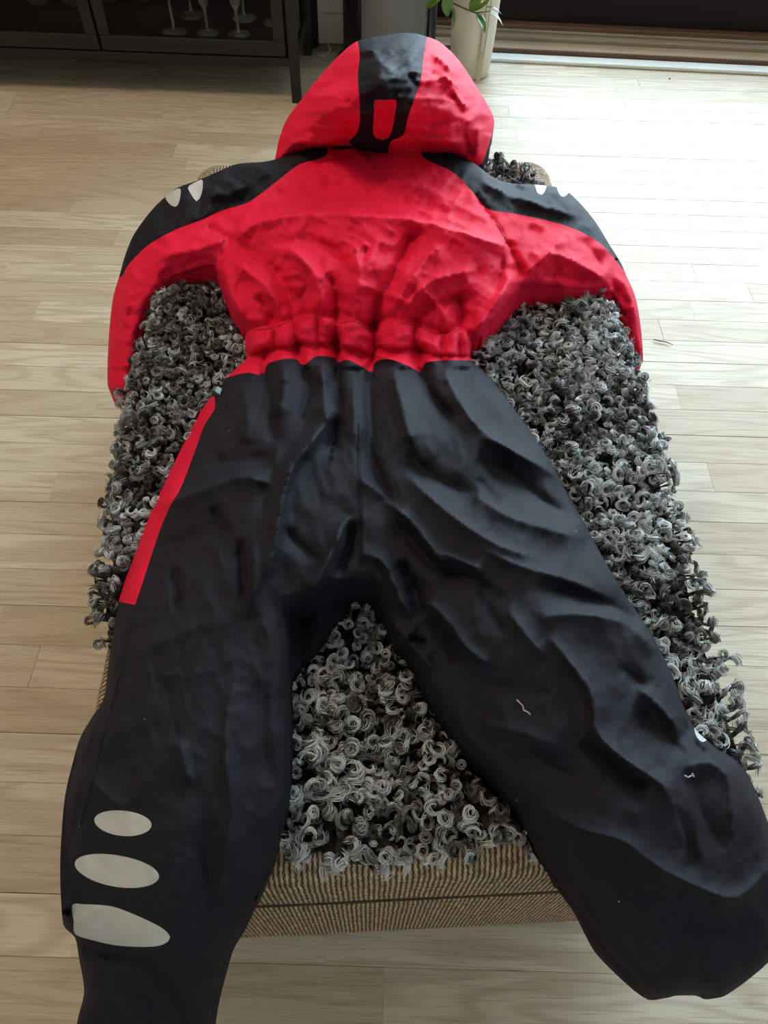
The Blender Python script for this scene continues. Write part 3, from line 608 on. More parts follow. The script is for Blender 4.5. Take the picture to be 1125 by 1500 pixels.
# stitched-on seam piping along the raglan and waist
def seam(name, pts, mat, r=.0011, lift=.0004):
    p = cr(pts, False, 6); z = body_z(p); q = un(p[:, 0], p[:, 1], z+lift)-SH
    return tube(name, q, r, mat, suit, 6)
DRED = nylon('dark_red_stitching', (.40, .004, .012), .7)
seam('seam', ragR[1:-1], DRED, .0009); [seam('stitching', [(a_, b_+3) for a_, b_ in waist_top[i_:i_+4]], DRED, .0005) for i_ in (2, 6, 9, 13)]
seam('seam', [(526, 620), (525, 700), (526, 780), (527, 822)], BLK, .0009)
seam('seam', [(197, 892), (186, 940), (170, 1010), (152, 1075), (136, 1140), (118, 1210)], BLK, .0008)

# inner fold of the left trouser leg behind the crotch
IN = cr([(424, 886), (440, 878), (470, 868), (505, 850), (530, 852), (515, 872), (505, 890), (490, 910), (465, 938), (445, 965), (428, 990), (416, 985), (414, 930)], True, 6)
Vi, Fi = cdt(IN, [], lambda y: 6)
zi = .463+.006*np.sin(Vi[:, 0]/9)+.004*ridged(Vi[:, 0]/20, Vi[:, 1]/40, 2)
Pi = un(Vi[:, 0], Vi[:, 1], zi); emit('inner_leg_fold', Pi-SH, Fi, BLK, suit)
lg = lining('inner_leg_lining', Vi, Pi, Fi, None, BLK, rest=.445); lg.data.transform(Matrix.Translation(-suit.location)); lg.parent = suit
# care tag
tg = un([318, 325, 322, 315], [566, 569, 577, 573], [.478]*4)-SH
tq = mesh('care_tag', list(tg)+[tuple(np.array(q)-np.array([0, 0, .002])) for q in tg], [(0, 1, 2, 3), (7, 6, 5, 4), (0, 4, 5, 1), (1, 5, 6, 2), (2, 6, 7, 3), (3, 7, 4, 0)])
link('care_tag', tq, plain('tag_blue', (.30, .45, .62), .6, var=.3), suit, smooth=False, label='small pale blue tag')

# hood
HOUT = [(404, 238), (405, 222), (410, 200), (420, 175), (438, 150), (470, 110), (498, 80), (524, 60), (560, 52), (600, 48), (626, 54), (646, 63), (672, 88), (700, 130), (715, 155), (724, 178), (718, 205), (705, 241), (690, 236), (660, 224), (620, 226), (570, 229), (545, 225), (515, 214), (480, 216), (455, 217), (425, 228)]
HO = cr(HOUT, True, 5)
hc1 = [(522, 40), (524, 60), (527, 82), (524, 112), (527, 150), (527, 180), (521, 197), (510, 208), (516, 214), (545, 226), (568, 240)]
hc2 = [(628, 40), (625, 56), (620, 85), (617, 112), (607, 145), (598, 170), (591, 198), (576, 204), (570, 212), (567, 240)]
hi = cr([(549, 147), (564, 146.5), (580, 147), (579, 165), (576, 182), (572, 197), (565, 204), (555, 204), (547, 197), (547, 180), (548, 163)], True, 4)
h1c, h2c = cr(hc1), cr(hc2)
Vh, Fh = cdt(HO, [(h1c, False), (h2c, False), (hi, True)], lambda y: 3.6)
HZ = [(404, 236, .475), (412, 200, .49), (440, 152, .52), (480, 105, .56), (525, 64, .60), (600, 52, .61), (645, 66, .60), (690, 115, .565), (722, 178, .51), (706, 238, .48), (560, 225, .508), (480, 216, .505), (640, 226, .505),
      (560, 120, .655), (560, 170, .60), (480, 160, .60), (640, 150, .605), (600, 90, .64), (540, 85, .635), (450, 200, .54), (660, 200, .555), (690, 165, .56), (560, 200, .55)]
hz = tps(HZ)
HS = [([(527, 70), (545, 75), (560, 95), (580, 105)], .010, 6, 10), ([(525, 95), (545, 84), (575, 78), (590, 70)], -.008, 6, 7), ([(560, 112), (585, 98), (600, 92)], -.010, 5, 5), ([(575, 118), (600, 105), (618, 108)], .009, 5, 6), ([(596, 100), (605, 120), (617, 125)], -.007, 4, 5), ([(530, 150), (560, 140), (600, 132)], -.006, 12, 10),
      ([(450, 128), (480, 125), (520, 108)], -.007, 6, 8), ([(440, 140), (480, 140), (522, 130)], .006, 8, 9), ([(465, 165), (480, 190), (500, 205)], -.006, 8, 8), ([(420, 205), (460, 208), (500, 200)], .006, 6, 6), ([(440, 190), (490, 180), (525, 185)], -.006, 7, 7),
      ([(632, 80), (650, 92), (665, 110)], .008, 4, 6), ([(625, 125), (650, 112), (670, 130)], .009, 4, 7), ([(630, 105), (645, 112), (640, 125)], -.007, 4, 4), ([(660, 125), (675, 150), (690, 160)], .008, 4, 8), ([(630, 145), (650, 135), (670, 150), (680, 175)], -.007, 8, 8), ([(680, 185), (705, 165), (720, 172)], .009, 5, 8), ([(678, 190), (685, 215), (690, 235)], -.009, 5, 6), ([(700, 180), (700, 210), (696, 235)], .007, 6, 6), ([(620, 185), (650, 180), (680, 178)], -.006, 9, 9),
      ([(560, 206), (620, 203), (680, 210)], .008, 4, 8), ([(580, 215), (620, 215), (660, 215)], -.005, 5, 5), ([(460, 216), (480, 205), (510, 198)], .006, 4, 5)]
def hood_z(p):
    z = hz(p)+folds(p, HS)*np.where(p[:, 0] < 622, .55, .8)+ridged(p[:, 0]/30+p[:, 1]/50, p[:, 1]/22, 3)*.0055
    d, _, _ = segdist(p, HO, True); q = np.clip(1-d/20, 0, 1); dr_ = 1-np.sqrt(np.clip(1-q*q, 0, 1))
    a = np.where(p[:, 1] > 195, .012, .045); return z-a*dr_
ZH = hood_z(Vh); Ph = un(Vh[:, 0], Vh[:, 1], ZH)
ch = Vh[Fh].mean(1); x1 = np.interp(ch[:, 1], h1c[:, 1], h1c[:, 0]); x2 = np.interp(ch[:, 1], h2c[:, 1], h2c[:, 0])
hr = np.where(ch[:, 0] < x1, 0, np.where(ch[:, 0] > x2, 1, 2)); hr[inside(ch, hi)] = 3
ho_ = None
for k_, (nm, mt_, lb) in {0: ('hood_side', RED, 'red left half of the hood'), 1: ('hood_side', RED, 'red right half of the hood'), 2: ('hood_centre_panel', NVY, 'black centre panel of the hood'), 3: ('hood_insert', RED, 'small red U-shaped insert on the black hood panel')}.items():
    emit(nm, Ph-SH, Fh[hr == k_], mt_, suit, label=lb)
hl = lining('hood_lining', Vh, Ph, Fh, None, NVY, thick=.07, rest=.445); hl.data.transform(Matrix.Translation(-suit.location)); hl.parent = suit
# ---------------------------------------------------------------- sheepskin
skin_px = [(300, 1235), (360, 1225), (420, 1222), (470, 1244), (530, 1262), (600, 1246), (700, 1222), (760, 1222), (830, 1262), (900, 1285), (1000, 1262), (1080, 1180), (1092, 1120), (1072, 1060), (1055, 1000), (1020, 900), (1000, 800), (975, 720), (960, 620), (932, 530), (910, 450), (870, 370), (800, 290), (765, 258), (700, 232), (600, 215), (500, 225), (420, 245), (330, 300), (240, 355), (198, 415), (184, 480), (182, 560), (170, 640), (158, 720), (150, 800), (148, 870), (160, 925), (190, 960), (230, 1050), (260, 1150)]
SK = cr(skin_px, True, 12); SKW = un(SK[:, 0], SK[:, 1], np.full(len(SK), .436))[:, :2]
def hide_z(P):       # hide top height over/around the ottoman
    l = local(P); ox = np.maximum(0, np.abs(l[:, 0])-(HW-.012)); oy = np.maximum(0, np.abs(l[:, 1])-(HL-.012)); o = np.hypot(ox, oy)
    return .4275-np.minimum(.03, 4.0*o*o/.06)-np.maximum(0, o-.02)*1.1
sk = empty('sheepskin', (0, .66, .42), 0, label='long-haired curly grey sheepskin laid over the ottoman under the snowsuit', cat='sheepskin')
g = np.stack(np.meshgrid(np.arange(-.45, .5, .016), np.arange(.02, 1.32, .016)), -1).reshape(-1, 2); g = g[inside(g, SKW)]
Vs, _, Fs, *_ = delaunay_2d_cdt([Vector(q) for q in SKW.tolist()]+[Vector(q) for q in g.tolist()], [(i, (i+1) % len(SKW)) for i in range(len(SKW))], [], 0, 1e-4)
Vs = np.array([tuple(v) for v in Vs]); Fs = np.array(Fs); Fs = Fs[inside(Vs[Fs].mean(1), SKW)]
Pz = np.c_[Vs, hide_z(Vs)]; v_ = np.concatenate([Pz, Pz-np.array([0, 0, .005])])-np.array([0, .66, .42]); n_ = len(Pz)
ff = [tuple(int(i) for i in t) for t in Fs]+[tuple(int(i)+n_ for i in t[::-1]) for t in Fs]; nb = len(SKW)
ff += [(i, (i+1) % nb, (i+1) % nb+n_, i+n_) for i in range(nb)]
link('hide', mesh('hide', v_, ff), plain('hide_skin', (.028, .023, .019), .9, bump=.5, bscale=300), sk)
# footprint raster of the suit in plan
cell = .006; gx0, gy0 = -.6, -.1; GN_ = 260
ras = np.zeros((GN_, GN_), bool)
for Pq, Fq in ((P3, F2), (Ph, Fh), (Pi, Fi)):
    for wgt in ((1/3, 1/3, 1/3), (.6, .2, .2), (.2, .6, .2), (.2, .2, .6)):
        c = Pq[Fq[:, 0]]*wgt[0]+Pq[Fq[:, 1]]*wgt[1]+Pq[Fq[:, 2]]*wgt[2]
        ix = ((c[:, 0]-gx0)/cell).astype(int); iy = ((c[:, 1]-gy0)/cell).astype(int); ok = (ix >= 0) & (ix < GN_) & (iy >= 0) & (iy < GN_); ras[ix[ok], iy[ok]] = True
d1 = ras.copy()
for ax in (0, 1):
    for s_ in (-1, 1): d1 |= np.roll(ras, s_, ax)
er = d1.copy()
for _ in range(3):
    e2 = er.copy()
    for ax in (0, 1):
        for s_ in (-1, 1): e2 &= np.roll(er, s_, ax)
    er = e2
def hidden(x, y):
    ix = np.clip(((x-gx0)/cell).astype(int), 0, GN_-1); iy = np.clip(((y-gy0)/cell).astype(int), 0, GN_-1); return er[ix, iy]
def fur_mat():
    mt, nt, N, L, P = newmat('grey_wool')
    at = N.new('ShaderNodeAttribute'); at.attribute_name = 'tone'; oi = N.new('ShaderNodeObjectInfo')
    ai = N.new('ShaderNodeAttribute'); ai.attribute_name = 'lock_tone'; ai.attribute_type = 'INSTANCER'
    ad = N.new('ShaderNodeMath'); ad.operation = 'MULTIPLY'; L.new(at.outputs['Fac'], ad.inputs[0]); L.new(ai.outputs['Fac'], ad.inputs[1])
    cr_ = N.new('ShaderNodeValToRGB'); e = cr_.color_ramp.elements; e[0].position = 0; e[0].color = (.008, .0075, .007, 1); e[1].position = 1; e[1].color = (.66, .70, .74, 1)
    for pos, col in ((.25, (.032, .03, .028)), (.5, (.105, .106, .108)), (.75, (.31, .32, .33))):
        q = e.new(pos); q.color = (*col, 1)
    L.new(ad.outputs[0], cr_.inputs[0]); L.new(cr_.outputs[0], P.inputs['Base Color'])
    P.inputs['Roughness'].default_value = .34; P.inputs['Specular IOR Level'].default_value = .8
    return mt
FUR = fur_mat()
def lock_mesh(i):
    """one wool lock: 0 open curl, 1 wound spiral, 2 wavy lock lying over, 3 hooked tip"""
    rg = np.random.default_rng(100+i); kind = i % 4
    V = []; Fc = []; tone = []
    sgn = 1 if rg.random() < .5 else -1
    turns = {0: rg.uniform(.65, .95), 1: rg.uniform(1.2, 1.7), 2: rg.uniform(.8, 1.2), 3: rg.uniform(.5, .7)}[kind]*sgn
    R = {0: rg.uniform(.0055, .008), 1: rg.uniform(.0055, .0075), 2: rg.uniform(.0022, .0034), 3: rg.uniform(.0045, .007)}[kind]
    tilt = rg.uniform(.15, .8); ph = rg.uniform(0, 6.28); NS = 20; NT = 16; ht = rg.uniform(.012, .020)
    ld = rg.uniform(0, 6.28); ldv = np.array([math.cos(ld), math.sin(ld), 0]); lean = ldv*rg.uniform(.001, .006); side = np.array([-ldv[1], ldv[0], 0])
    run = rg.uniform(.016, .026)
    for s in range(NS):
        a = s/(NS-1)*2-1; w = rg.normal(0, .0005, 3); fly = rg.random() < .18; st = rg.uniform(.5, 1.3); end = rg.uniform(.75, 1.0); tw = rg.normal(0, .16); o1 = rg.normal(0, .0009); rj = rg.normal(0, .06)
        pts = []
        for k in range(NT):
            t = k/(NT-1)*end; rise = min(1, t/.35); cu_ = max(0, (t-.16)/.84); pinch = 1-.75*cu_**2
            if kind == 2:
                ang = turns*2*PI*cu_*1.6+tw
                p = lean*rise+np.array([0, 0, ht*.9*math.sin(rise*PI/2)])+ldv*run*cu_+side*(R*math.sin(ang)+a*.0024*pinch)+np.array([0, 0, R*.7*math.cos(ang)-.005*cu_*cu_+o1])
            else:
                shrink = {0: .30, 1: .82, 3: .1}[kind]
                rr = R*(1+(.20*a+rj)*pinch)*(.3+.7*min(1, cu_*2.5))*(1-shrink*cu_); ang = ph+turns*2*PI*cu_+tw*pinch
                u_ = np.array([1, 0, 0]); v__ = np.array([0, math.cos(tilt), math.sin(tilt)]); nn = np.array([0, -math.sin(tilt), math.cos(tilt)])
                p = lean*rise+np.array([0, 0, ht*math.sin(rise*PI/2)])+(u_*math.cos(ang)+v__*math.sin(ang))*rr*min(1, t*4)+nn*(o1*1.3*pinch+.0035*cu_-.0012*a*a)
            p = p+w*(.4+t)
            if fly: p = p+np.array([math.sin(t*8+s), math.cos(t*6+s*2), .7])*.0024*t
            pts.append(p)
        r0 = rg.uniform(.00030, .00052); rad = [r0*(1-.7*(k/(NT-1))**3) for k in range(NT)]
        b = len(V); v2, f2 = tube_geo(pts, rad, 4, False); V += [tuple(q) for q in v2]; Fc += [tuple(x_+b for x_ in f_) for f_ in f2]
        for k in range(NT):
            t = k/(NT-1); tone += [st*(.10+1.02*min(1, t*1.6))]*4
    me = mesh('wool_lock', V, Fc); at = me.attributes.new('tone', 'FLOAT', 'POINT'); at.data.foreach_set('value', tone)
    me.materials.append(FUR); me.polygons.foreach_set('use_smooth', [True]*len(me.polygons)); return me
NV = 20
lock_objs = [bpy.data.objects.new('lock_shape', lock_mesh(i)) for i in range(NV)]     # never linked to the scene
# lock roots: poisson-like jittered grid
sp = .0082; gg = np.stack(np.meshgrid(np.arange(-.46, .52, sp), np.arange(.0, 1.34, sp*.9)), -1).reshape(-1, 2); gg[:, 0] += (np.round(gg[:, 1]/(sp*.9)).astype(int) % 2)*sp/2
gg += rng.uniform(-.0036, .0036, gg.shape); gg = gg[inside(gg, SKW)]; gg = gg[~hidden(gg[:, 0], gg[:, 1])]
nL = len(gg); print('locks', nL)
z = hide_z(gg); lc = local(gg)
dE, _, _ = segdist(gg, SKW, True); cx_, cy_ = gg[:, 0], gg[:, 1]
# outward direction from the nearest rim
cenS = SKW.mean(0); near_i = np.argmin(np.hypot(gg[:, None, 0]-SKW[None, :, 0], gg[:, None, 1]-SKW[None, :, 1]), axis=1)
tn = np.roll(SKW, -1, 0)-np.roll(SKW, 1, 0); nr = np.c_[tn[:, 1], -tn[:, 0]]; nr /= np.linalg.norm(nr, axis=1)[:, None]
sg = np.sign(((SKW-cenS)*nr).sum(1)); nr *= sg[:, None]; nd = nr[near_i]
k_ = np.exp(-dE/.018); side_droop = np.maximum(0, np.abs(lc[:, 0])-(HW-.03))/.03
lean_amt = k_*1.0+np.clip(side_droop, 0, 1)*.35
flow = np.c_[vnoise(cx_*14, cy_*14)-.5, vnoise(cx_*14+50, cy_*14+9)-.5]*.9
ax_t = nd*lean_amt[:, None]+flow+rng.normal(0, .22, (nL, 2))
sc_ = rng.uniform(.78, 1.30, nL)*(.9+.3*vnoise(cx_*20, cy_*20)); sc_ *= np.where(hidden(cx_+.006, cy_+.012) | hidden(cx_-.006, cy_), .7, 1)
patch = vnoise(cx_*11+4, cy_*11)*.55+vnoise(cx_*38, cy_*38)*.45
lt = np.clip(.38+1.25*(patch-.24)+rng.normal(0, .24, nL), .12, 1.5)
lt = np.clip(lt*1.12+.05, .2, 1.5)
pm = bpy.data.meshes.new('wool'); base0 = np.array([0, .66, .42])
pm.from_pydata((np.c_[gg, z+.001]-base0).tolist(), [], [])
a1 = pm.attributes.new('lock_axis', 'FLOAT_VECTOR', 'POINT'); a1.data.foreach_set('vector', np.c_[ax_t, np.ones(nL)].ravel())
a2 = pm.attributes.new('lock_spin', 'FLOAT', 'POINT'); a2.data.foreach_set('value', rng.uniform(0, 6.28, nL))
a3 = pm.attributes.new('lock_scale', 'FLOAT', 'POINT'); a3.data.foreach_set('value', sc_)
a4 = pm.attributes.new('lock_tone', 'FLOAT', 'POINT'); a4.data.foreach_set('value', lt)
a5 = pm.attributes.new('lock_kind', 'INT', 'POINT'); a5.data.foreach_set('value', rng.integers(0, NV, nL).astype(np.int32))
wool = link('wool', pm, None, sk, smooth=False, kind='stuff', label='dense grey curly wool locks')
ng = bpy.data.node_groups.new('wool_locks', 'GeometryNodeTree'); ng.interface.new_socket('Geometry', in_out='INPUT', socket_type='NodeSocketGeometry'); ng.interface.new_socket('Geometry', in_out='OUTPUT', socket_type='NodeSocketGeometry')
gi = ng.nodes.new('NodeGroupInput'); go = ng.nodes.new('NodeGroupOutput'); jn = ng.nodes.new('GeometryNodeGeometryToInstance')
def na(nm, ty):
    n = ng.nodes.new('GeometryNodeInputNamedAttribute'); n.data_type = ty; n.inputs[0].default_value = nm; return n.outputs[0]
al = ng.nodes.new('FunctionNodeAlignRotationToVector'); al.axis = 'Z'; ng.links.new(na('lock_axis', 'FLOAT_VECTOR'), al.inputs['Vector'])
rr_ = ng.nodes.new('FunctionNodeRotateRotation'); rr_.rotation_space = 'LOCAL'; a2r = ng.nodes.new('FunctionNodeAxisAngleToRotation'); a2r.inputs['Axis'].default_value = (0, 0, 1)
ng.links.new(na('lock_spin', 'FLOAT'), a2r.inputs['Angle']); ng.links.new(al.outputs[0], rr_.inputs[0]); ng.links.new(a2r.outputs[0], rr_.inputs[1])
ip = ng.nodes.new('GeometryNodeInstanceOnPoints'); gj = ng.nodes.new('GeometryNodeGeometryToInstance')
for ob in reversed(lock_objs):
    oi_ = ng.nodes.new('GeometryNodeObjectInfo'); oi_.inputs['Object'].default_value = ob; ng.links.new(oi_.outputs['Geometry'], gj.inputs[0])
ng.links.new(gi.outputs[0], ip.inputs['Points']); ng.links.new(gj.outputs[0], ip.inputs['Instance']); ip.inputs['Pick Instance'].default_value = True
ng.links.new(na('lock_kind', 'INT'), ip.inputs['Instance Index']); ng.links.new(rr_.outputs[0], ip.inputs['Rotation']); ng.links.new(na('lock_scale', 'FLOAT'), ip.inputs['Scale'])
ng.links.new(ip.outputs[0], go.inputs[0])
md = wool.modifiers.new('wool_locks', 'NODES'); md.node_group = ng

# ---------------------------------------------------------------- display cabinet with glasses
CX1 = -.292; CY0 = 2.352; CX0 = -1.95; CD = .36; cabrot = math.radians(-1.0)
cab = empty('display_cabinet', (CX1, CY0, 0), cabrot, label='anthracite metal display cabinet with glass doors at the far left', cat='cabinet')
w_ = CX1-CX0
def cb(nm, lo, hi, mt_=CABM, b=.003, par=cab, **k): return box(nm, lo, hi, mt_, par, b, **k)
for lx in (-.028, -w_):
    for ly in (0, CD-.028): cb('leg', (lx, ly, 0), (lx+.028, ly+.028, 1.25))
cb('bottom_rail', (-w_+.028, .002, .105), (-.028, .026, .128))
cb('bottom_rail', (-.026, .028, .105), (-.004, CD-.028, .128)); cb('bottom_rail', (-w_+.004, .028, .105), (-w_+.026, CD-.028, .128))
cb('bottom_shelf', (-w_+.02, .028, .150), (-.02, CD-.01, .160)); cb('back_panel', (-w_+.02, CD-.012, .12), (-.02, CD-.004, 1.22))
cb('upper_shelf', (-w_+.03, .04, .50), (-.03, CD-.02, .508)); cb('top_panel', (-w_, 0, 1.25), (0, CD, 1.27))
cb('floor_panel', (-w_+.02, .028, .118), (-.02, CD-.01, .128))
for (xa, xb) in ((-.575, -.035), (-1.12, -.582), (-1.64, -1.127)):
    d_ = cb('door', (xa, -.002, .132), (xb, .018, .172))
    for lo, hi in (((xa, -.002, .172), (xa+.032, .018, 1.2)), ((xb-.032, -.002, .172), (xb, .018, 1.2)), ((xa, -.002, 1.2), (xb, .018, 1.24))): cb('door_stile', lo, hi, CABM, .002, d_)
    cb('pane', (xa+.03, .006, .17), (xb-.03, .010, 1.2), PANE, 0, d_)
cb('side_pane', (-.016, .03, .13), (-.012, CD-.03, 1.2), PANE, 0)
wine_prof = [(0, .0), (.036, .0), (.037, .0015), (.030, .003), (.008, .006), (.0042, .012), (.0036, .05), (.004, .085), (.012, .092), (.030, .108), (.040, .135), (.041, .16), (.036, .20), (.0345, .20), (.039, .16), (.038, .137), (.028, .111), (.010, .096), (0, .094)]
tumb_prof = [(0, .0), (.020, .0), (.034, .010), (.045, .030), (.049, .05), (.047, .075), (.040, .10), (.0385, .10), (.0455, .075), (.0475, .05), (.0435, .031), (.033, .0125), (.018, .003), (0, .003)]
flute_prof = [(0, .0), (.032, .0), (.033, .0015), (.026, .003), (.007, .006), (.004, .012), (.0036, .04), (.005, .065), (.014, .08), (.021, .11), (.0235, .15), (.022, .21), (.0208, .21), (.0222, .15), (.0198, .11), (.0125, .081), (0, .072)]
wine_me = mesh('wine_glass', *lathe_geo(wine_prof, 32)); tumb_me = mesh('tumbler', *lathe_geo(tumb_prof, 32)); flute_me = mesh('flute', *lathe_geo(flute_prof, 32))
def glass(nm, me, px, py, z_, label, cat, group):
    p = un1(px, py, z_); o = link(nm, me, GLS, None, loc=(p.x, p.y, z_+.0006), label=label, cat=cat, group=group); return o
gp = 'stemmed glasses on the bottom shelf'
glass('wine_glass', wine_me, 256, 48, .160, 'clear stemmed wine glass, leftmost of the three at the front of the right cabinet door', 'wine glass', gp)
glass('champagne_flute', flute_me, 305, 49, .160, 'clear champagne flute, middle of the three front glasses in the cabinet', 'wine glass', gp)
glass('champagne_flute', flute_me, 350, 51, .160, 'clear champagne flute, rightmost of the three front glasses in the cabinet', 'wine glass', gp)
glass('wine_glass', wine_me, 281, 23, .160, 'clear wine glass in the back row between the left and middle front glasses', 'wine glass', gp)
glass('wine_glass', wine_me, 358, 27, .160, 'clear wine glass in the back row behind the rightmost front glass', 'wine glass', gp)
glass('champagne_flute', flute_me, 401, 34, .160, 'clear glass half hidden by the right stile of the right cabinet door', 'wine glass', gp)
gt_ = 'round stemless glasses in the cabinet'
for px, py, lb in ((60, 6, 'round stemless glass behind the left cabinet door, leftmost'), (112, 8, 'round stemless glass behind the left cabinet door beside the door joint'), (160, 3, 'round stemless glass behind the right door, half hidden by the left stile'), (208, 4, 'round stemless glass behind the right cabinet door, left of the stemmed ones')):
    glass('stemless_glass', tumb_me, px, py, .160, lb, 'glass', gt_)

# ---------------------------------------------------------------- things along the back wall
st = empty('stove', (-.035, 2.655, 0), 0, label='tall dark cylindrical stove standing behind the red hood', cat='stove')
STM = plain('stove_steel', (.16, .165, .175), .38, .0, .5, .15, 18, .10); STB = plain('stove_black', (.006, .006, .012), .35, var=.2)
me = mesh('body', *lathe_geo([(0, .04), (.128, .04), (.135, .05), (.135, .30), (.1362, .302), (.1362, .306), (.135, .308), (.135, .9), (.12, .91), (0, .91)], 64)); link('body', me, STM, st)
for o_, (a0, a1) in (('side_panel', (PI*.90, PI*1.30)), ('side_panel', (PI*1.88, PI*2.12))):
    V = []; Fc = []; n = 14
    for i in range(n+1):
        a = a0+(a1-a0)*i/n
        for rr, zz in ((.1345, .03), (.142, .03), (.142, .92), (.1345, .92)): V.append((rr*math.cos(a), rr*math.sin(a), zz))
    for i in range(n):
        for k in range(4): Fc.append((i*4+k, (i+1)*4+k, (i+1)*4+(k+1) % 4, i*4+(k+1) % 4))
    Fc += [(0, 1, 2, 3), (n*4+3, n*4+2, n*4+1, n*4)]
    link(o_, mesh(o_, V, Fc), STB, st)
me = mesh('base_plate', *lathe_geo([(0, 0), (.168, 0), (.170, .004), (.165, .012), (.13, .05), (0, .05)], 64)); link('base_plate', me, STB, st)
# navy hanging cloth beside the cabinet
pc = [un1(449, 55, 0), un1(461, 70, 0)]
V = []; Fc = []
for i in range(9):
    t = i/8; x = -.322+.035*t; 
    for j in range(2):
        zz = .0+.0; 
n = 14
for k in range(n):
    a = 2*PI*k/n; V.append((.020*math.cos(a)*(1+.2*math.cos(3*a)), .014*math.sin(a), 0.0)); V.append((.030*math.cos(a)*(1+.2*math.cos(3*a)), .016*math.sin(a), 1.0))
for k in range(n):
    a = 2*k; b = 2*((k+1) % n); Fc.append((a, b, b+1, a+1))
Fc.append(tuple(2*k for k in range(n))[::-1]); Fc.append(tuple(2*k+1 for k in range(n)))
link('chair_leg_cover', mesh('hanging_cloth', V, Fc), plain('navy_cloth', (.006, .007, .022), .8), None, loc=(-.292, 2.752, .002)).name = 'hanging_cloth'
tag(bpy.data.objects['hanging_cloth'], 'narrow dark navy hanging cloth beside the right end of the cabinet', 'cloth')
cbl = [un1(490, 42, 0)+Vector((0, 0, .12)), un1(483, 50, 0)+Vector((0, .02, .07)), un1(478, 60, 0)+Vector((0, .0, .02)), un1(484, 75, 0)+Vector((0, 0, .003)), un1(476, 84, 0)+Vector((0, 0, .003)), un1(466, 82, 0)+Vector((0, 0, .003))]
cbl = [Vector((p.x, min(p.y, 2.78), p.z)) for p in cbl]
tube('power_cable', cbl, .0025, plain('white_cable', (.6, .58, .52), .4), None, 8, label='thin white cable hanging by the wall beside the dark stove', cat='cable')

# tall white planter with plant
PLW = plain('white_ceramic', (.64, .60, .52), .42, bump=.05, bscale=90, var=.05)
pl = empty('planter', (.236, 2.60, 0), 0, label='tall off-white tapered floor planter behind the right side of the hood', cat='planter')
link('pot', mesh('pot', *lathe_geo([(0, .0), (.058, .0), (.064, .006), (.070, .12), (.074, .30), (.078, .33), (.072, .33), (.068, .30), (.06, .05), (0, .05)], 48)), PLW, pl)
link('soil', mesh('soil', *lathe_geo([(0, .31), (.0705, .309), (0, .309)], 24)), plain('soil', (.03, .02, .012), .9, bump=1, bscale=80), pl)
# strap with loop end down the front
def ribbon(name, pts, w, th, mat, par):
    V = []; Fc = []
    for i, p in enumerate(pts):
        p = Vector(p)
        for dx, dy in ((-w/2, 0), (w/2, 0), (w/2, -th), (-w/2, -th)): V.append((p.x+dx, p.y+dy, p.z))
    for i in range(len(pts)-1):
        for k in range(4): Fc.append((i*4+k, i*4+(k+1) % 4, (i+1)*4+(k+1) % 4, (i+1)*4+k))
    m_ = len(pts)*4; Fc += [(3, 2, 1, 0), (m_-4, m_-3, m_-2, m_-1)]
    return link(name, mesh(name, V, Fc), mat, par, smooth=False)
STP = plain('cream_strap', (.40, .34, .25), .6, var=.1)
ribbon('strap', [(.020, -.068, .07), (.022, -.071, .15), (.026, -.074, .24), (.028, -.079, .335)], .004, .003, STP, pl)
ribbon('strap', [(.034, -.064, .07), (.036, -.067, .15), (.038, -.070, .24), (.040, -.075, .335)], .003, .003, STP, pl)
ribbon('strap_end', [(.024, -.075, .008), (.026, -.072, .04), (.028, -.071, .085)], .013, .003, plain('beige_clip', (.50, .43, .32), .5), pl)
LEAF = plain('leaf_green', (.07, .16, .02), .22, 0, .6, .1, 60, .25); STEM = plain('stem_brown', (.06, .06, .03), .5)
plant = empty('houseplant', (.228, 2.60, .30), 0, label='green houseplant with glossy oval leaves drooping over the planter', cat='plant')
def leaf(a, b, w, cup=.12, nrm=(0, -.6, .8)):
    a = Vector(a); b = Vector(b); d = b-a; L_ = d.length; t = d.normalized(); nv = Vector(nrm); nv = (nv-t*nv.dot(t)).normalized(); s = t.cross(nv)
    V = []; Fc = []; n = 12
    for i in range(n+1):
        u = i/n; ww = w*math.sin(PI*min(1, u**.8*.98+.02))**.75; c = a+d*u+nv*(L_*.10*math.sin(PI*u))
        for j in range(5):
            q = (j-2)/2; V.append(c+s*q*ww+nv*(abs(q)*ww*cup*2))
    for j0 in list(V): V.append(j0-nv*.0008)
    m_ = (n+1)*5
    for i in range(n):
        for j in range(4):
            a_ = i*5+j; Fc.append((a_, a_+1, a_+6, a_+5)); Fc.append((a_+m_+5, a_+m_+6, a_+m_+1, a_+m_))
    for i in range(n):
        for j in (0, 4):
            a_ = i*5+j; Fc.append((a_, a_+5, a_+5+m_, a_+m_))
    return mesh('leaf', [q-plant.location for q in V], Fc)
def at_y(px, py, Y):
    d = FW+RT*(px-562.5)/F-UP*(py-750)/F; return Vector(np.array([0, 0, CH])+d*(Y/d[1]))
stemp = [(.228, 2.60, .31), tuple(at_y(655, -12, 2.53)), tuple(at_y(662, 4, 2.50)), tuple(at_y(684, 14, 2.49)), tuple(at_y(697, 19, 2.49)), tuple(at_y(714, 17, 2.49))]
tube('stem', [Vector(p)-plant.location for p in stemp], [.0035, .003, .0028, .0024, .002, .0014], STEM, plant, 8)
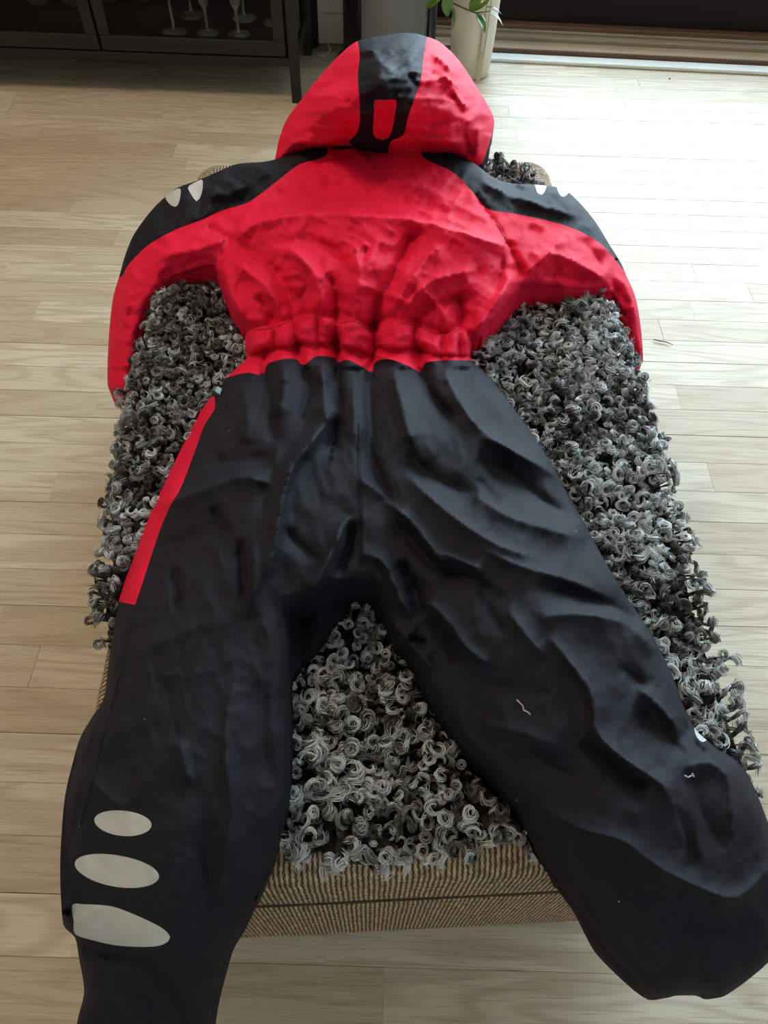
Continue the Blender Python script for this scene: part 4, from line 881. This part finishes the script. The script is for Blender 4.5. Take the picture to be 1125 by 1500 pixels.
tube('stem', [Vector(p)-plant.location for p in [(.22, 2.60, .31), tuple(at_y(652, -14, 2.50)), tuple(at_y(649, -4, 2.48))]], [.003, .002, .0015], STEM, plant, 8)
for (p0, p1, w, Y, nr_) in (((650, -14), (624, 13), .020, 2.47, (0, -.5, .8)), ((654, -8), (655, 25), .017, 2.48, (0, -.5, .6)), ((659, 2), (663, 46), .009, 2.48, (.9, -.5, .3)), ((687, 13), (722, -8), .020, 2.48, (0, -.7, .6)), ((697, 20), (711, 48), .014, 2.48, (.3, -.5, .7)), ((712, 10), (735, 21), .007, 2.48, (0, .1, .9)), ((714, 16), (737, 39), .009, 2.47, (.4, -.1, .8)), ((676, -6), (660, -24), .018, 2.5, (0, -.5, .8))):
    link('leaf', leaf(at_y(*p0, Y), at_y(*p1, Y), w, .12, nr_), LEAF, plant)

# ---------------------------------------------------------------- small bits
thp = cr([(757, 1025), (762, 1030), (766, 1034), (767, 1040), (773, 1043), (777, 1047)], False, 3)
tube('thread', un(thp[:, 0], thp[:, 1], body_z(thp)+.0016), .0006, plain('pink_thread', (.55, .42, .40), .7), None, 6, label='short pale pink thread lying on the right trouser leg', cat='thread')
lp = cr([(1003, 1136), (1008, 1139), (1013, 1136), (1017, 1138), (1014, 1133)], False, 3)
tube('lint', un(lp[:, 0], lp[:, 1], body_z(lp)+.003), .0006, plain('pale_lint', (.5, .5, .5), .8), None, 6, label='curled bit of pale lint on the lower right trouser leg', cat='lint')
tw = [un1(x, y, .004) for x, y in ((957, 497), (966, 499), (976, 501), (986, 505))]
tube('twig', tw, [.0012, .0018, .0016, .0008], plain('straw', (.30, .24, .15), .7), None, 8, label='thin dry straw stalk lying on the pale floor right of the sleeve', cat='straw')
for px, py, lb in ((1077, 92, 'tiny dark crumb on the floor near the door threshold at the right edge'), (981, 115, 'tiny dark crumb on the floor, a little in from the threshold')):
    p = un1(px, py, .003); b = bmesh.new(); bmesh.ops.create_icosphere(b, subdivisions=2, radius=.003)
    for v in b.verts: v.co *= random.uniform(.7, 1.2)
    link('crumb', bm_mesh('crumb', b), GAP, None, loc=p, label=lb, cat='crumb', group='crumbs on the floor')
